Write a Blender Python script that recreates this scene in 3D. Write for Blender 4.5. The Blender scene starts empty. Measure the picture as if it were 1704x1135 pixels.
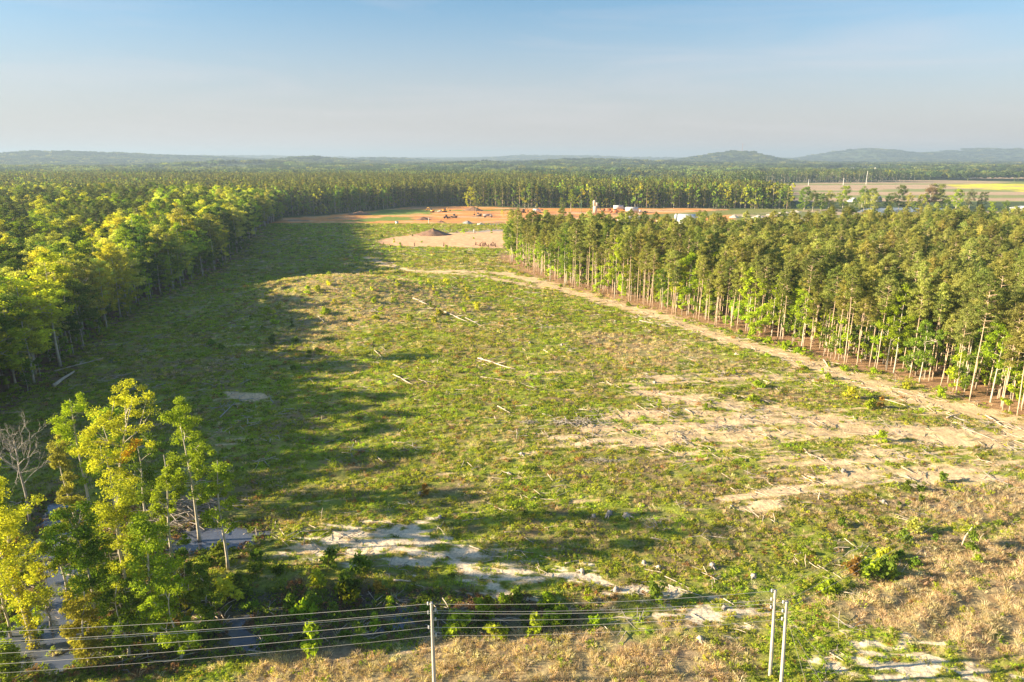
import bpy, math, random
import numpy as np
from mathutils import Vector
R = math.radians
SC = bpy.context.scene
COL = SC.collection

# ------------------------------------------------------------------ camera, sky, sun, exposure
CAMH = 52.0
PITCH = R(15.0)
cam_d = bpy.data.cameras.new('camera'); cam_d.lens = 24; cam_d.sensor_width = 36
cam_d.clip_start = 1; cam_d.clip_end = 60000
cam = bpy.data.objects.new('camera', cam_d); COL.objects.link(cam)
cam.location = (0, 0, CAMH); cam.rotation_euler = (R(90) - PITCH, 0, 0)
SC.camera = cam

SUN_EL = 17.0
SUN_AZ = 5.0            # light travels to +X and this many degrees towards +Y
ldir = Vector((math.cos(R(SUN_EL)) * math.cos(R(SUN_AZ)), math.cos(R(SUN_EL)) * math.sin(R(SUN_AZ)), -math.sin(R(SUN_EL))))
sun_d = bpy.data.lights.new('sun', 'SUN'); sun_d.energy = 5.0; sun_d.angle = R(0.6); sun_d.color = (1.0, 0.81, 0.54)
sun = bpy.data.objects.new('sun', sun_d); COL.objects.link(sun)
sun.rotation_euler = ldir.to_track_quat('-Z', 'Y').to_euler()

W = bpy.data.worlds.new('World'); SC.world = W; W.use_nodes = True
wn, wl = W.node_tree.nodes, W.node_tree.links
for n in list(wn): wn.remove(n)
out = wn.new('ShaderNodeOutputWorld'); bg = wn.new('ShaderNodeBackground'); bg.inputs[1].default_value = 0.058
sky = wn.new('ShaderNodeTexSky'); sky.sky_type = 'NISHITA'; sky.sun_disc = False
sky.sun_elevation = R(SUN_EL); sky.sun_rotation = R(270 - SUN_AZ)
sky.air_density = 1.0; sky.dust_density = 0.5; sky.ozone_density = 2.6; sky.altitude = 100
# thin high streaks of cloud
geo = wn.new('ShaderNodeTexCoord'); mp = wn.new('ShaderNodeMapping')
mp.inputs['Scale'].default_value = (1.6, 1.6, 16.0); mp.inputs['Rotation'].default_value = (0.0, R(5), 0)
nz = wn.new('ShaderNodeTexNoise'); nz.inputs['Scale'].default_value = 1.6; nz.inputs['Detail'].default_value = 7; nz.inputs['Distortion'].default_value = 0.6
rp = wn.new('ShaderNodeMapRange'); rp.inputs[1].default_value = 0.46; rp.inputs[2].default_value = 0.78; rp.inputs[3].default_value = 0.0; rp.inputs[4].default_value = 0.32
mx = wn.new('ShaderNodeMix'); mx.data_type = 'RGBA'; mx.inputs[7].default_value = (4.2, 3.85, 3.9, 1)
wl.new(geo.outputs['Generated'], mp.inputs[0]); wl.new(mp.outputs[0], nz.inputs[0]); wl.new(nz.outputs[0], rp.inputs[0])
tnt = wn.new('ShaderNodeVectorMath'); tnt.operation = 'MULTIPLY'; tnt.inputs[1].default_value = (.61, .81, .86); wl.new(sky.outputs[0], tnt.inputs[0])
# milky pink-grey air low over the horizon
sx = wn.new('ShaderNodeSeparateXYZ'); wl.new(geo.outputs['Generated'], sx.inputs[0])
hr = wn.new('ShaderNodeMapRange'); hr.interpolation_type = 'SMOOTHSTEP'; hr.inputs[1].default_value = -.02; hr.inputs[2].default_value = .24; hr.inputs[3].default_value = .9; hr.inputs[4].default_value = 0.0; wl.new(sx.outputs[2], hr.inputs[0])
mh = wn.new('ShaderNodeMix'); mh.data_type = 'RGBA'; mh.inputs[7].default_value = (3.35, 2.78, 2.80, 1); wl.new(hr.outputs[0], mh.inputs[0]); wl.new(tnt.outputs[0], mh.inputs[6])
wl.new(rp.outputs[0], mx.inputs[0]); wl.new(mh.outputs[2], mx.inputs[6]); wl.new(mx.outputs[2], bg.inputs[0]); wl.new(bg.outputs[0], out.inputs[0])

SC.view_settings.view_transform = 'Standard'; SC.view_settings.look = 'None'
SC.view_settings.exposure = 1.88; SC.view_settings.gamma = 1.0
SC.cycles.max_bounces = 5; SC.cycles.transparent_max_bounces = 4; SC.cycles.volume_bounces = 0
SC.cycles.diffuse_bounces = 3; SC.cycles.glossy_bounces = 2

# ------------------------------------------------------------------ helpers
def hsh(ix, iy, s):
    h = (ix.astype(np.int64) * 374761393 + iy.astype(np.int64) * 668265263 + s * 974634777) & 0xffffffff
    h = ((h ^ (h >> 13)) * 1274126177) & 0xffffffff
    h = h ^ (h >> 16)
    return (h & 0xffffff) / float(0xffffff)
def vn(x, y, s=0):
    xi = np.floor(x); yi = np.floor(y); fx = x - xi; fy = y - yi
    fx = fx * fx * (3 - 2 * fx); fy = fy * fy * (3 - 2 * fy)
    a = hsh(xi, yi, s); b = hsh(xi + 1, yi, s); c = hsh(xi, yi + 1, s); d = hsh(xi + 1, yi + 1, s)
    return (a * (1 - fx) + b * fx) * (1 - fy) + (c * (1 - fx) + d * fx) * fy
def fbm(x, y, s=0, o=4):
    t = 0; a = 0.5; n = 0
    for i in range(o):
        t = t + a * vn(x, y, s + i * 17); n += a
        c, q = 0.8, 0.6
        x, y = (c * x - q * y) * 2.03 + 3.1, (q * x + c * y) * 2.03 - 1.7; a *= 0.5
    return t / n
def ss(a, b, x):
    t = np.clip((x - a) / (b - a), 0, 1); return t * t * (3 - 2 * t)
def A1(v): return np.atleast_1d(np.asarray(v, float))

cP, sP = math.cos(PITCH), math.sin(PITCH)
def P(px, py, z=0.0):
    """ground point seen at a place of the photograph, used to survey the site"""
    u = (px - 852) / 1136; v = (567.5 - py) / 1136
    d = (u, cP + v * sP, -sP + v * cP)
    t = (z - CAMH) / d[2]
    return (d[0] * t, d[1] * t)
def A(px, D, z=0.0):
    return ((px - 852) / 1136 * (D * cP + (CAMH - z) * sP), D)
def sdf(x, y, poly):
    n = len(poly); dm = np.full(x.shape, 1e18); ins = np.zeros(x.shape, bool)
    for i in range(n):
        ax, ay = poly[i]; bx, by = poly[(i + 1) % n]
        ex, ey = bx - ax, by - ay; L = ex * ex + ey * ey + 1e-9
        t = np.clip(((x - ax) * ex + (y - ay) * ey) / L, 0, 1)
        dm = np.minimum(dm, (x - ax - t * ex) ** 2 + (y - ay - t * ey) ** 2)
        c = ((ay > y) != (by > y)) & (x < ex * (y - ay) / (ey if abs(ey) > 1e-9 else 1e-9) + ax)
        ins ^= c
    return np.where(ins, -1, 1) * np.sqrt(dm)
def pld(x, y, pl):
    dm = np.full(x.shape, 1e18)
    for (ax, ay), (bx, by) in zip(pl[:-1], pl[1:]):
        ex, ey = bx - ax, by - ay; L = ex * ex + ey * ey + 1e-9
        t = np.clip(((x - ax) * ex + (y - ay) * ey) / L, 0, 1)
        dm = np.minimum(dm, (x - ax - t * ex) ** 2 + (y - ay - t * ey) ** 2)
    return np.sqrt(dm)
def PP(l): return [P(*p) for p in l]

# ------------------------------------------------------------------ survey of the site
edgeL = PP([(-700, 900), (-300, 850), (-170, 835), (-110, 790), (0, 690), (60, 650), (120, 605), (160, 570), (240, 512), (320, 472), (375, 440), (405, 422), (425, 400), (440, 386), (452, 374)])
WOOD_L = edgeL + [A(462, 585), A(440, 640), A(380, 640), (-900, 640), (-900, 88)]
edgeR = PP([(1790, 742), (1704, 702), (1640, 680), (1560, 652), (1480, 625), (1400, 612), (1340, 590), (1290, 572), (1230, 556), (1180, 545), (1100, 522), (1000, 495), (930, 477), (870, 452), (832, 432)])
WOOD_R = edgeR + [A(834, 385), A(900, 350), A(1000, 338), A(1250, 338), A(1400, 362), A(1550, 382), (600, 405), (600, 150), (220, 100)]
TRACKS = [(PP([(1800, 745), (1704, 715), (1620, 690), (1520, 662), (1420, 635), (1340, 606), (1270, 582), (1210, 570), (1150, 548), (1080, 524), (1010, 505), (950, 490), (915, 478), (880, 466), (830, 456), (760, 452), (700, 453)]), 3.1),
          (PP([(950, 490), (880, 478), (820, 466), (740, 456)]), 2.2),
          (PP([(700, 453), (650, 440), (610, 428)]), 1.2),
          (PP([(1850, 775), (1704, 750), (1600, 738), (1500, 722), (1430, 712), (1300, 688), (1200, 676), (1120, 664), (1050, 652)]), 1.7),
          (PP([(1704, 735), (1600, 728), (1500, 718), (1400, 712), (1300, 705), (1150, 698), (1010, 694)]), 1.3),
          (PP([(1450, 720), (1330, 724), (1200, 730), (1060, 736), (930, 736)]), 1.3),
          (PP([(1200, 712), (1100, 716), (1000, 716)]), 1.4),
          (PP([(1620, 786), (1500, 792), (1420, 798), (1340, 812), (1240, 836)]), 1.5),
          (PP([(1460, 632), (1380, 628), (1250, 632), (1100, 634)]), 1.0),
          (PP([(1290, 770), (1380, 775), (1500, 768)]), 1.2)]
WHITE = [PP([(470, 905), (560, 885), (640, 878), (700, 872), (725, 895), (790, 925), (765, 945), (700, 945), (640, 930), (560, 925), (500, 922)]),
         PP([(790, 962), (850, 955), (930, 940), (960, 950), (1010, 972), (1100, 985), (1240, 1025), (1270, 1042), (1180, 1035), (1080, 1005), (1000, 985), (920, 975), (840, 978)]),
         PP([(1370, 1080), (1420, 1075), (1500, 1085), (1600, 1105), (1660, 1150), (1500, 1150), (1400, 1110)])]
SMALLSAND = [PP([(378, 656), (430, 657), (450, 664), (410, 670), (385, 664)]), PP([(1000, 440), (1010, 440), (1010, 443), (1000, 443)])]
PAD = PP([(622, 404), (650, 396), (700, 390), (760, 388), (838, 383), (838, 414), (780, 414), (700, 412), (650, 410)])
PADGRAVEL = PP([(728, 383), (838, 380), (838, 386), (735, 389)])
GSTRIP = PP([(455, 372), (560, 372), (700, 373), (860, 374), (860, 381), (720, 380), (600, 378), (455, 378)])
SITE = [A(452, 560), A(470, 615), A(540, 640), A(620, 700), A(690, 765), A(780, 770), A(870, 740), A(1000, 735), A(1180, 735), A(1250, 700), A(1250, 560), A(880, 560), A(700, 556)]
SITEGREEN = [PP([(600, 356), (640, 350), (700, 349), (735, 351), (720, 356), (660, 359), (610, 360)]), PP([(560, 369), (640, 362), (680, 362), (690, 367), (600, 371)]), PP([(640, 352), (860, 349), (860, 351), (700, 353)])]
ROADBANK = PP([(1040, 360), (1180, 352), (1440, 338), (1440, 345), (1250, 356), (1100, 366)])
STRAW = [PP([(380, 1150), (420, 1095), (560, 1075), (760, 1052), (960, 1045), (1130, 1062), (1210, 1095), (1230, 1200), (600, 1250), (300, 1250)]),
         PP([(1340, 1010), (1420, 960), (1520, 930), (1620, 895), (1720, 850), (1900, 830), (1950, 1100), (1700, 1090), (1560, 1080), (1440, 1060)]),
         PP([(1560, 830), (1704, 800), (1800, 820), (1704, 870), (1580, 880), (1520, 860)]),
         PP([(430, 500), (480, 470), (600, 466), (700, 480), (760, 500), (820, 530), (700, 545), (600, 560), (540, 570), (470, 545)]),
         PP([(1000, 560), (1150, 570), (1210, 600), (1100, 620), (1000, 600)])]
SWAMP = PP([(60, 820), (150, 835), (250, 850), (340, 866), (465, 874), (470, 895), (430, 915), (340, 925), (300, 945), (330, 985), (450, 975), (600, 985), (720, 975), (840, 990), (1000, 1010), (960, 1050), (760, 1062), (560, 1075), (420, 1095), (300, 1120), (120, 1135), (-60, 1150), (-200, 1120), (-60, 960), (40, 880)])
OPENW = [PP([(300, 885), (350, 870), (410, 868), (462, 878), (450, 895), (425, 908), (380, 912), (330, 925), (300, 950), (270, 930)]),
         PP([(85, 830), (115, 835), (125, 900), (115, 960), (140, 1010), (120, 1060), (130, 1100), (20, 1130), (-60, 1090), (20, 1040), (60, 980), (80, 900)])]
FIELD = [A(1275, 880), A(1360, 850), A(1480, 860), A(1704, 850), A(1900, 840), A(1950, 1560), A(1704, 1570), A(1400, 1520), A(1270, 1500)]
FIELDG = PP([(1560, 311), (1704, 303), (1900, 300), (1900, 306), (1704, 309), (1640, 310)])
YELLOW = PP([(1575, 307.5), (1640, 306), (1704, 307), (1800, 308), (1800, 320), (1704, 319.5), (1640, 316), (1590, 313)])
POND = PP([(1425, 353), (1440, 347), (1500, 345), (1580, 346), (1592, 350), (1560, 353), (1480, 355)])
YARD = [A(1230, 560), A(1210, 700), A(1300, 730), A(1440, 720), A(1640, 690), A(1800, 690), A(1800, 480), A(1500, 470), A(1300, 440)]
FIELDS2 = [[A(1030, 1380), A(1190, 1380), A(1195, 1560), A(1020, 1560)], [A(930, 1480), A(1120, 1560), A(1100, 1800), A(950, 1800)],
           [A(1600, 1850), A(1800, 1850), A(1800, 2300), A(1620, 2200)]]

HILLS = [  # px, distance, height, half width (m), depth (m)
    (1228, 5200, 74, 230, 500), (1150, 5600, 34, 240, 600), (1380, 7600, 45, 420, 900),
    (1440, 7200, 70, 330, 800), (1495, 7300, 62, 360, 800), (1560, 7600, 60, 500, 800), (1660, 7200, 66, 500, 800), (1790, 7000, 78, 600, 900), (1990, 7000, 88, 700, 900),
    (900, 9000, 58, 900, 900), (760, 10500, 55, 1500, 900), (1050, 9800, 56, 900, 900), (1190, 10500, 60, 900, 900), (1320, 11500, 50, 700, 900),
    (10, 4700, 54, 420, 700), (160, 4900, 46, 420, 700), (-180, 4700, 60, 500, 800), (330, 5600, 44, 600, 700), (520, 4300, 40, 260, 400), (480, 9500, 50, 1800, 900), (200, 9000, 50, 1600, 900), (-300, 8600, 56, 1200, 900),
    (640, 6200, 38, 500, 500), (980, 3900, 26, 400, 400), (830, 3300, 22, 350, 350), (420, 3000, 20, 380, 350)]
HW = [(A(p, d)[0], d, h, w, dd) for p, d, h, w, dd in HILLS]
kx, ky = P(556, 499)
hx, hy = P(500, 446)
def height(x, y):
    x = A1(x); y = A1(y)
    r = np.hypot(x, y)
    near = 1 - ss(350, 700, r)
    z = 0.45 + 0.5 * near * (fbm(x / 34, y / 34, 5, 3) - 0.5)
    z = z + near * (0.36 * (fbm(x / 5.2, y / 4.4, 9, 3) - 0.5) + (1 - ss(120, 260, r)) * 0.26 * (fbm(x / 1.3, y / 1.2, 11, 3) - 0.5))
    z = z + 8.4 * np.exp(-np.abs((x - kx) / 36) ** 2.3 - ((y - ky) / 25) ** 2) + 1.3 * np.exp(-((x - kx - 50) / 45) ** 2 - ((y - ky + 15) / 50) ** 2)
    z = z - 3.0 * np.exp(-((x - hx) / 50) ** 2 - ((y - hy) / 26) ** 2)
    sw = sdf(x, y, SWAMP)
    f = 1 - ss(-3.0, 2.5, sw)
    zs = -0.14 + 0.85 * (fbm(x / 3.2, y / 2.6, 31, 4) - 0.5)
    ow = np.minimum(sdf(x, y, OPENW[0]), sdf(x, y, OPENW[1])) + 9 * (fbm(x / 2.4, y / 1.8, 33, 4) - 0.46)
    zs = zs - 0.55 * (1 - ss(-0.6, 0.8, ow))
    z = z * (1 - f) + zs * f
    # bench of the wood on the left
    e0 = P(1380, 1040); e1 = P(1704, 900); ux, uy = e1[0] - e0[0], e1[1] - e0[1]; ul = math.hypot(ux, uy); cr = ((x - e0[0]) * uy - (y - e0[1]) * ux) / ul
    z = z + (1 - ss(-2, 6, sdf(x, y, STRAW[1]))) * .30 * np.sin(cr * 1.25 + 5 * fbm(x / 9, y / 9, 55, 2)) + (1 - ss(-2, 10, sdf(x, y, STRAW[1]))) * .05 * np.clip(cr, -5, 25)
    wl_ = sdf(x, y, WOOD_L); z = z + 3.0 * ss(0, 60, -wl_) * ss(330, 400, y)
    # pond at the far right lies low
    pf = 1 - ss(-4, 4, sdf(x, y, POND)); z = z * (1 - pf) - 0.8 * pf
    far = ss(1500, 3200, r)
    z = z + far * 24 * (fbm(x / 900, y / 600, 41, 4) - 0.42) + ss(2600, 5000, r) * 14 * (fbm(x / 420, y / 300, 43, 3) - 0.4)
    z = z + (1 - ss(0, 200, np.abs(r - 1150))) * 0 
    for cx, cy, h, w, dd in HW:
        z = z + h * np.exp(-((x - cx) / w) ** 2 - ((y - cy) / dd) ** 2) * (0.86 + 0.28 * fbm(x / 160, y / 160, 47, 3))
    return z
def hz(x, y): return float(height(x, y)[0])
def G(px, py):
    """as P, on the real terrain"""
    z = 0.3
    for _ in range(6):
        x, y = P(px, py, z); z = 0.5 * z + 0.5 * hz(x, y)
    x, y = P(px, py, z)
    return Vector((x, y, hz(x, y)))

def C3(*c): return np.array(c, float)
SOIL = C3(.25, .19, .09); GREEN = C3(.25, .30, .04); GREEN2 = C3(.38, .38, .06); SAND = C3(.78, .58, .35); WHITEC = C3(.80, .66, .48)
STRAWC = C3(.46, .34, .22); LITTER = C3(.40, .23, .14); MUD = C3(.10, .085, .07); CLAY = C3(.80, .50, .28); ORANGE = C3(.80, .33, .09)
FGREEN = C3(.06, .085, .028)
def masks(x, y):
    m = {}
    n1 = fbm(x / 3.0, y / 2.4, 101, 4); n2 = fbm(x / 11, y / 9, 103, 4); n3 = fbm(x / 40, y / 30, 105, 3)
    m['n1'], m['n2'], m['n3'] = n1, n2, n3
    r = np.hypot(x, y)
    tr = np.full(x.shape, 1e9)
    for pl, w in TRACKS:
        tr = np.minimum(tr, pld(x, y, pl) - w)
    streak = fbm((x + 0.45 * y) / 9.0, (y - 0.2 * x) / 1.0, 107, 4)
    m['sand'] = 1 - ss(-1.6, 2.6, tr + 6.0 * (n1 - 0.5) + 12 * (streak - 0.5))
    d1 = pld(x, y, TRACKS[0][0]); m['sand'] = np.maximum(m['sand'], 1 - ss(-.9, 1.1, d1 - 2.4 + 3.2 * (n1 - .5)))
    m['trackd'] = tr; tc = np.full(x.shape, 1e9)
    for pl, w in TRACKS: tc = np.minimum(tc, pld(x, y, pl))
    m['rut'] = np.exp(-((tc - 1.0) / .35) ** 2) * ss(.3, .5, n2)
    # bare streaks all round the landing
    g1 = np.exp(-((x - 62) / 45) ** 2 - ((y - 134) / 30) ** 2) + 0.8 * np.exp(-((x - 100) / 60) ** 2 - ((y - 118) / 16) ** 2)
    m['sand'] = np.maximum(m['sand'], ss(0.66, 0.80, streak * 0.75 + n2 * 0.25 + 0.12 * g1) * 0.85)
    for q in SMALLSAND: m['sand'] = np.maximum(m['sand'], 1 - ss(-.5, 1, sdf(x, y, q) + 2 * (n1 - .5)))
    w = np.full(x.shape, 1e9)
    for q in WHITE: w = np.minimum(w, sdf(x, y, q))
    m['white'] = 1 - ss(-1.6, 1.2, w + 17.0 * (fbm((x + y) / 2.4, y / .9, 109, 4) - 0.46) + 3 * (n1 - .5))
    s = np.full(x.shape, 1e9)
    for q in STRAW[:3]: s = np.minimum(s, sdf(x, y, q))
    m['straw'] = 1 - ss(-3, 3, s + 10 * (n2 - 0.5) + 5 * (n1 - .5))
    s = np.full(x.shape, 1e9)
    for q in STRAW[3:]: s = np.minimum(s, sdf(x, y, q))
    m['straw'] = np.maximum(m['straw'], 0.6 * (1 - ss(-10, 8, s + 26 * (n2 - 0.5))))
    m['straw'] = np.maximum(m['straw'], ss(0.64, 0.78, n2) * 0.4 * (r < 560))
    m['swamp'] = 1 - ss(-2, 1.5, sdf(x, y, SWAMP) + 3 * (n1 - .5))
    m['woodL'] = sdf(x, y, WOOD_L); m['woodR'] = sdf(x, y, WOOD_R)
    m['pad'] = 1 - ss(-1, 1, sdf(x, y, PAD) + 5 * (n2 - .5) + 3 * (n1 - .5))
    m['gravel'] = 1 - ss(-1, 1, sdf(x, y, PADGRAVEL))
    m['gstrip'] = 1 - ss(-1, 1, sdf(x, y, GSTRIP))
    m['site'] = 1 - ss(-3, 3, sdf(x, y, SITE) + 8 * (n2 - .5))
    sg = np.full(x.shape, 1e9)
    for q in SITEGREEN: sg = np.minimum(sg, sdf(x, y, q))
    m['sgreen'] = 1 - ss(-6, 6, sg + 25 * (n2 - .5))
    m['bank'] = 1 - ss(-4, 4, sdf(x, y, ROADBANK))
    m['field'] = 1 - ss(-4, 4, sdf(x, y, FIELD)); m['fieldg'] = 1 - ss(-6, 6, sdf(x, y, FIELDG)); m['yellow'] = 1 - ss(-8, 8, sdf(x, y, YELLOW) + 14 * (n3 - .5))
    m['yard'] = 1 - ss(-4, 4, sdf(x, y, YARD))
    f2 = np.full(x.shape, 1e9)
    for q in FIELDS2: f2 = np.minimum(f2, sdf(x, y, q))
    m['field2'] = np.maximum(1 - ss(-10, 10, f2), ss(1750, 1900, r) * ss(0.60, 0.64, fbm(x / 420, y / 650, 113, 2)) * (x > -300) * (r < 3600))
    return m
def albedo(x, y, m):
    def mixc(c, d, f): return c * (1 - f[:, None]) + d * f[:, None]
    c = np.zeros((len(x), 3)) + SOIL
    c = mixc(c, GREEN, ss(.30, .62, m['n1'] * .5 + m['n2'] * .5)); c = mixc(c, GREEN2, ss(.45, .75, m['n3'] * .6 + m['n1'] * .4) * .6)
    c = mixc(c, STRAWC * .8, m['straw'] * .8)
    c = mixc(c, np.array([.30, .19, .10]), ss(.62, .8, fbm(x / 1.5, y / 1.2, 131, 3)) * .6)
    rr = np.hypot(x, y)
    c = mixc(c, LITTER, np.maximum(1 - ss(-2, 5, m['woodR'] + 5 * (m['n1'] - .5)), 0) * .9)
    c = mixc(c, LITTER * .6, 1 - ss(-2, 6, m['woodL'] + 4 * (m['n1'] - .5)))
    c = mixc(c, SAND, m['sand'] * .92)
    c = mixc(c, SAND * C3(.92, .86, .85), m['sand'] * ss(.4, .7, m['n2']) * .5)
    c = mixc(c, C3(.42, .30, .17), m['sand'] * m['rut'] * .6)
    c = mixc(c, MUD, m['swamp'] * .85)
    c = mixc(c, WHITEC, m['white'] * .95)
    far = ss(600, 680, rr)
    c = mixc(c, FGREEN * 1.3, far)
    c = mixc(c, mixc(np.zeros_like(c) + ORANGE, CLAY, ss(.48, .72, fbm(x / 30, y / 9, 117, 4))), m['site'])
    c = mixc(c, C3(.28, .18, .13), m['site'] * ss(.60, .70, fbm(x / 26, y / 12, 119, 4)) * .7)
    c = mixc(c, C3(.20, .28, .045), m['sgreen'] * m['site'])
    c = mixc(c, C3(.50, .38, .26), m['yard']); c = mixc(c, C3(.20, .22, .08), m['yard'] * ss(.48, .6, m['n3']))
    c = mixc(c, C3(.24, .25, .07), m['bank'])
    c = mixc(c, C3(.26, .28, .05), m['gstrip'])
    c = mixc(c, CLAY, m['pad']); c = mixc(c, CLAY * C3(.9, .8, .75), m['pad'] * ss(.4, .7, m['n1']) * .6)
    c = mixc(c, C3(.40, .34, .29), m['gravel'])
    tan = C3(.56, .40, .26)
    c = mixc(c, tan, np.maximum(m['field'], m['field2'] * .9)); c = mixc(c, tan * .82, m['field'] * ss(.4, .6, fbm(x / 150, y / 30, 121, 3)) * .8)
    c = mixc(c, C3(.27, .30, .10), m['field'] * ss(.55, .60, fbm(x / 400, y / 75, 125, 2)))
    c = mixc(c, C3(.22, .26, .06), m['fieldg']); c = mixc(c, C3(.85, .74, .05), m['yellow'] * ss(.25, .5, fbm(x / 60, y / 20, 123, 3)))
    return np.clip(c, 0, 1)

# ---- materials
def mat(name):
    m = bpy.data.materials.new(name); m.use_nodes = True
    nt = m.node_tree; b = nt.nodes['Principled BSDF']; return m, nt, b
def simple(name, col, rough=.7, var=.15, scale=3.0, metal=0.0, bump=0.0):
    m, nt, b = mat(name)
    tc = nt.nodes.new('ShaderNodeTexCoord'); n = nt.nodes.new('ShaderNodeTexNoise'); n.inputs['Scale'].default_value = scale; n.inputs['Detail'].default_value = 5
    r = nt.nodes.new('ShaderNodeMapRange'); r.inputs[1].default_value = .25; r.inputs[2].default_value = .75; r.inputs[3].default_value = 1 - var; r.inputs[4].default_value = 1 + var
    v = nt.nodes.new('ShaderNodeVectorMath'); v.operation = 'SCALE'; v.inputs[0].default_value = col
    nt.links.new(tc.outputs['Object'], n.inputs[0]); nt.links.new(n.outputs[0], r.inputs[0]); nt.links.new(r.outputs[0], v.inputs['Scale']); nt.links.new(v.outputs[0], b.inputs['Base Color'])
    b.inputs['Roughness'].default_value = rough; b.inputs['Metallic'].default_value = metal
    if bump:
        bp = nt.nodes.new('ShaderNodeBump'); bp.inputs['Strength'].default_value = bump; bp.inputs['Distance'].default_value = .1
        nt.links.new(n.outputs[0], bp.inputs['Height']); nt.links.new(bp.outputs[0], b.inputs['Normal'])
    return m
def leafmat(name, inst, trans=.45):
    m = bpy.data.materials.new(name); m.use_nodes = True; nt = m.node_tree; N, L = nt.nodes, nt.links
    for n in list(N): N.remove(n)
    o = N.new('ShaderNodeOutputMaterial'); d = N.new('ShaderNodeBsdfDiffuse'); t = N.new('ShaderNodeBsdfTranslucent'); mx = N.new('ShaderNodeMixShader'); mx.inputs[0].default_value = trans
    if inst:
        a = N.new('ShaderNodeAttribute'); a.attribute_type = 'INSTANCER'; a.attribute_name = 'tint'; src = a.outputs['Color']
    else:
        a = N.new('ShaderNodeObjectInfo'); src = a.outputs['Color']
    va = N.new('ShaderNodeAttribute'); va.attribute_name = 'var'
    oi = N.new('ShaderNodeObjectInfo')
    r = N.new('ShaderNodeMapRange'); r.inputs[3].default_value = .62; r.inputs[4].default_value = 1.4; L.new(va.outputs['Fac'], r.inputs[0])
    r2 = N.new('ShaderNodeMapRange'); r2.inputs[3].default_value = .85; r2.inputs[4].default_value = 1.15; L.new(oi.outputs['Random'], r2.inputs[0])
    mu = N.new('ShaderNodeMath'); mu.operation = 'MULTIPLY'; L.new(r.outputs[0], mu.inputs[0]); L.new(r2.outputs[0], mu.inputs[1])
    v = N.new('ShaderNodeVectorMath'); v.operation = 'SCALE'; L.new(src, v.inputs[0]); L.new(mu.outputs[0], v.inputs['Scale'])
    L.new(v.outputs[0], d.inputs[0])
    v2 = N.new('ShaderNodeVectorMath'); v2.operation = 'MULTIPLY'; v2.inputs[1].default_value = (1.25, 1.25, .5); L.new(v.outputs[0], v2.inputs[0]); L.new(v2.outputs[0], t.inputs[0])
    L.new(d.outputs[0], mx.inputs[1]); L.new(t.outputs[0], mx.inputs[2]); L.new(mx.outputs[0], o.inputs[0])
    return m
LEAF_O = leafmat('leaves', False); LEAF_I = leafmat('leaves_of_the_far_wood', True)
BARK_P = simple('pine_bark', (.58, .43, .31), .85, .35, 1.2)
BARK_G = simple('grey_bark', (.52, .46, .37), .85, .35, 1.5)
DEADW = simple('bleached_wood', (.55, .46, .36), .8, .3, 2.0)
DEADG = simple('weathered_grey_wood', (.36, .32, .29), .85, .3, 2.0)
POLEM = simple('weathered_pole_wood', (.50, .45, .40), .8, .2, 1.5)
METAL_W = simple('white_paint', (.78, .77, .74), .5, .06, 2); METAL_G = simple('grey_metal', (.45, .46, .48), .45, .1, 1.0, .2)
CERAMIC = simple('insulator_grey', (.55, .56, .58), .3, .05)
WIREM = simple('wire_metal', (.62, .58, .52), .4, .05, 1, .3)
YEL = simple('machine_yellow', (.75, .38, .04), .5, .1); RED = simple('rust_red', (.50, .17, .07), .6, .2); BLK = simple('black_rubber', (.03, .03, .03), .8, .2)
GLS = simple('dark_glass', (.03, .04, .05), .15, .1); CONC = simple('tan_concrete', (.62, .52, .40), .8, .12); GREYM = simple('grey_gravel', (.36, .34, .33), .9, .2, 1.0)
ROOFM = simple('metal_roof', (.55, .58, .62), .35, .08, .3, .3); BRNM = simple('brown_soil', (.24, .14, .09), .95, .3, .8, bump=.6); BRICKM = simple('brick_wall', (.40, .25, .18), .8, .15)
GRNM = simple('green_paint', (.10, .22, .12), .6, .1)

# ---- mesh builders
def mk(name, verts, quads, material, parent=None, var=None, smooth=False, link=True, tris=None):
    me = bpy.data.meshes.new(name)
    verts = np.asarray(verts, np.float32); quads = np.asarray(quads, np.int32).reshape(-1, 4)
    nq = len(quads); nt = 0 if tris is None else len(tris)
    loops = quads.ravel() if nt == 0 else np.concatenate([quads.ravel(), np.asarray(tris, np.int32).ravel()])
    me.vertices.add(len(verts)); me.vertices.foreach_set('co', verts.ravel())
    me.loops.add(len(loops)); me.loops.foreach_set('vertex_index', loops)
    me.polygons.add(nq + nt)
    st = np.arange(nq) * 4
    if nt: st = np.concatenate([st, nq * 4 + np.arange(nt) * 3])
    me.polygons.foreach_set('loop_start', st.astype(np.int32))
    if smooth: me.polygons.foreach_set('use_smooth', np.ones(nq + nt, bool))
    me.update(calc_edges=True)
    if var is not None:
        a = me.attributes.new('var', 'FLOAT', 'POINT'); a.data.foreach_set('value', np.asarray(var, np.float32))
    if material: me.materials.append(material)
    if not link: return me
    o = bpy.data.objects.new(name, me); COL.objects.link(o)
    if parent: o.parent = parent
    return o
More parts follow.
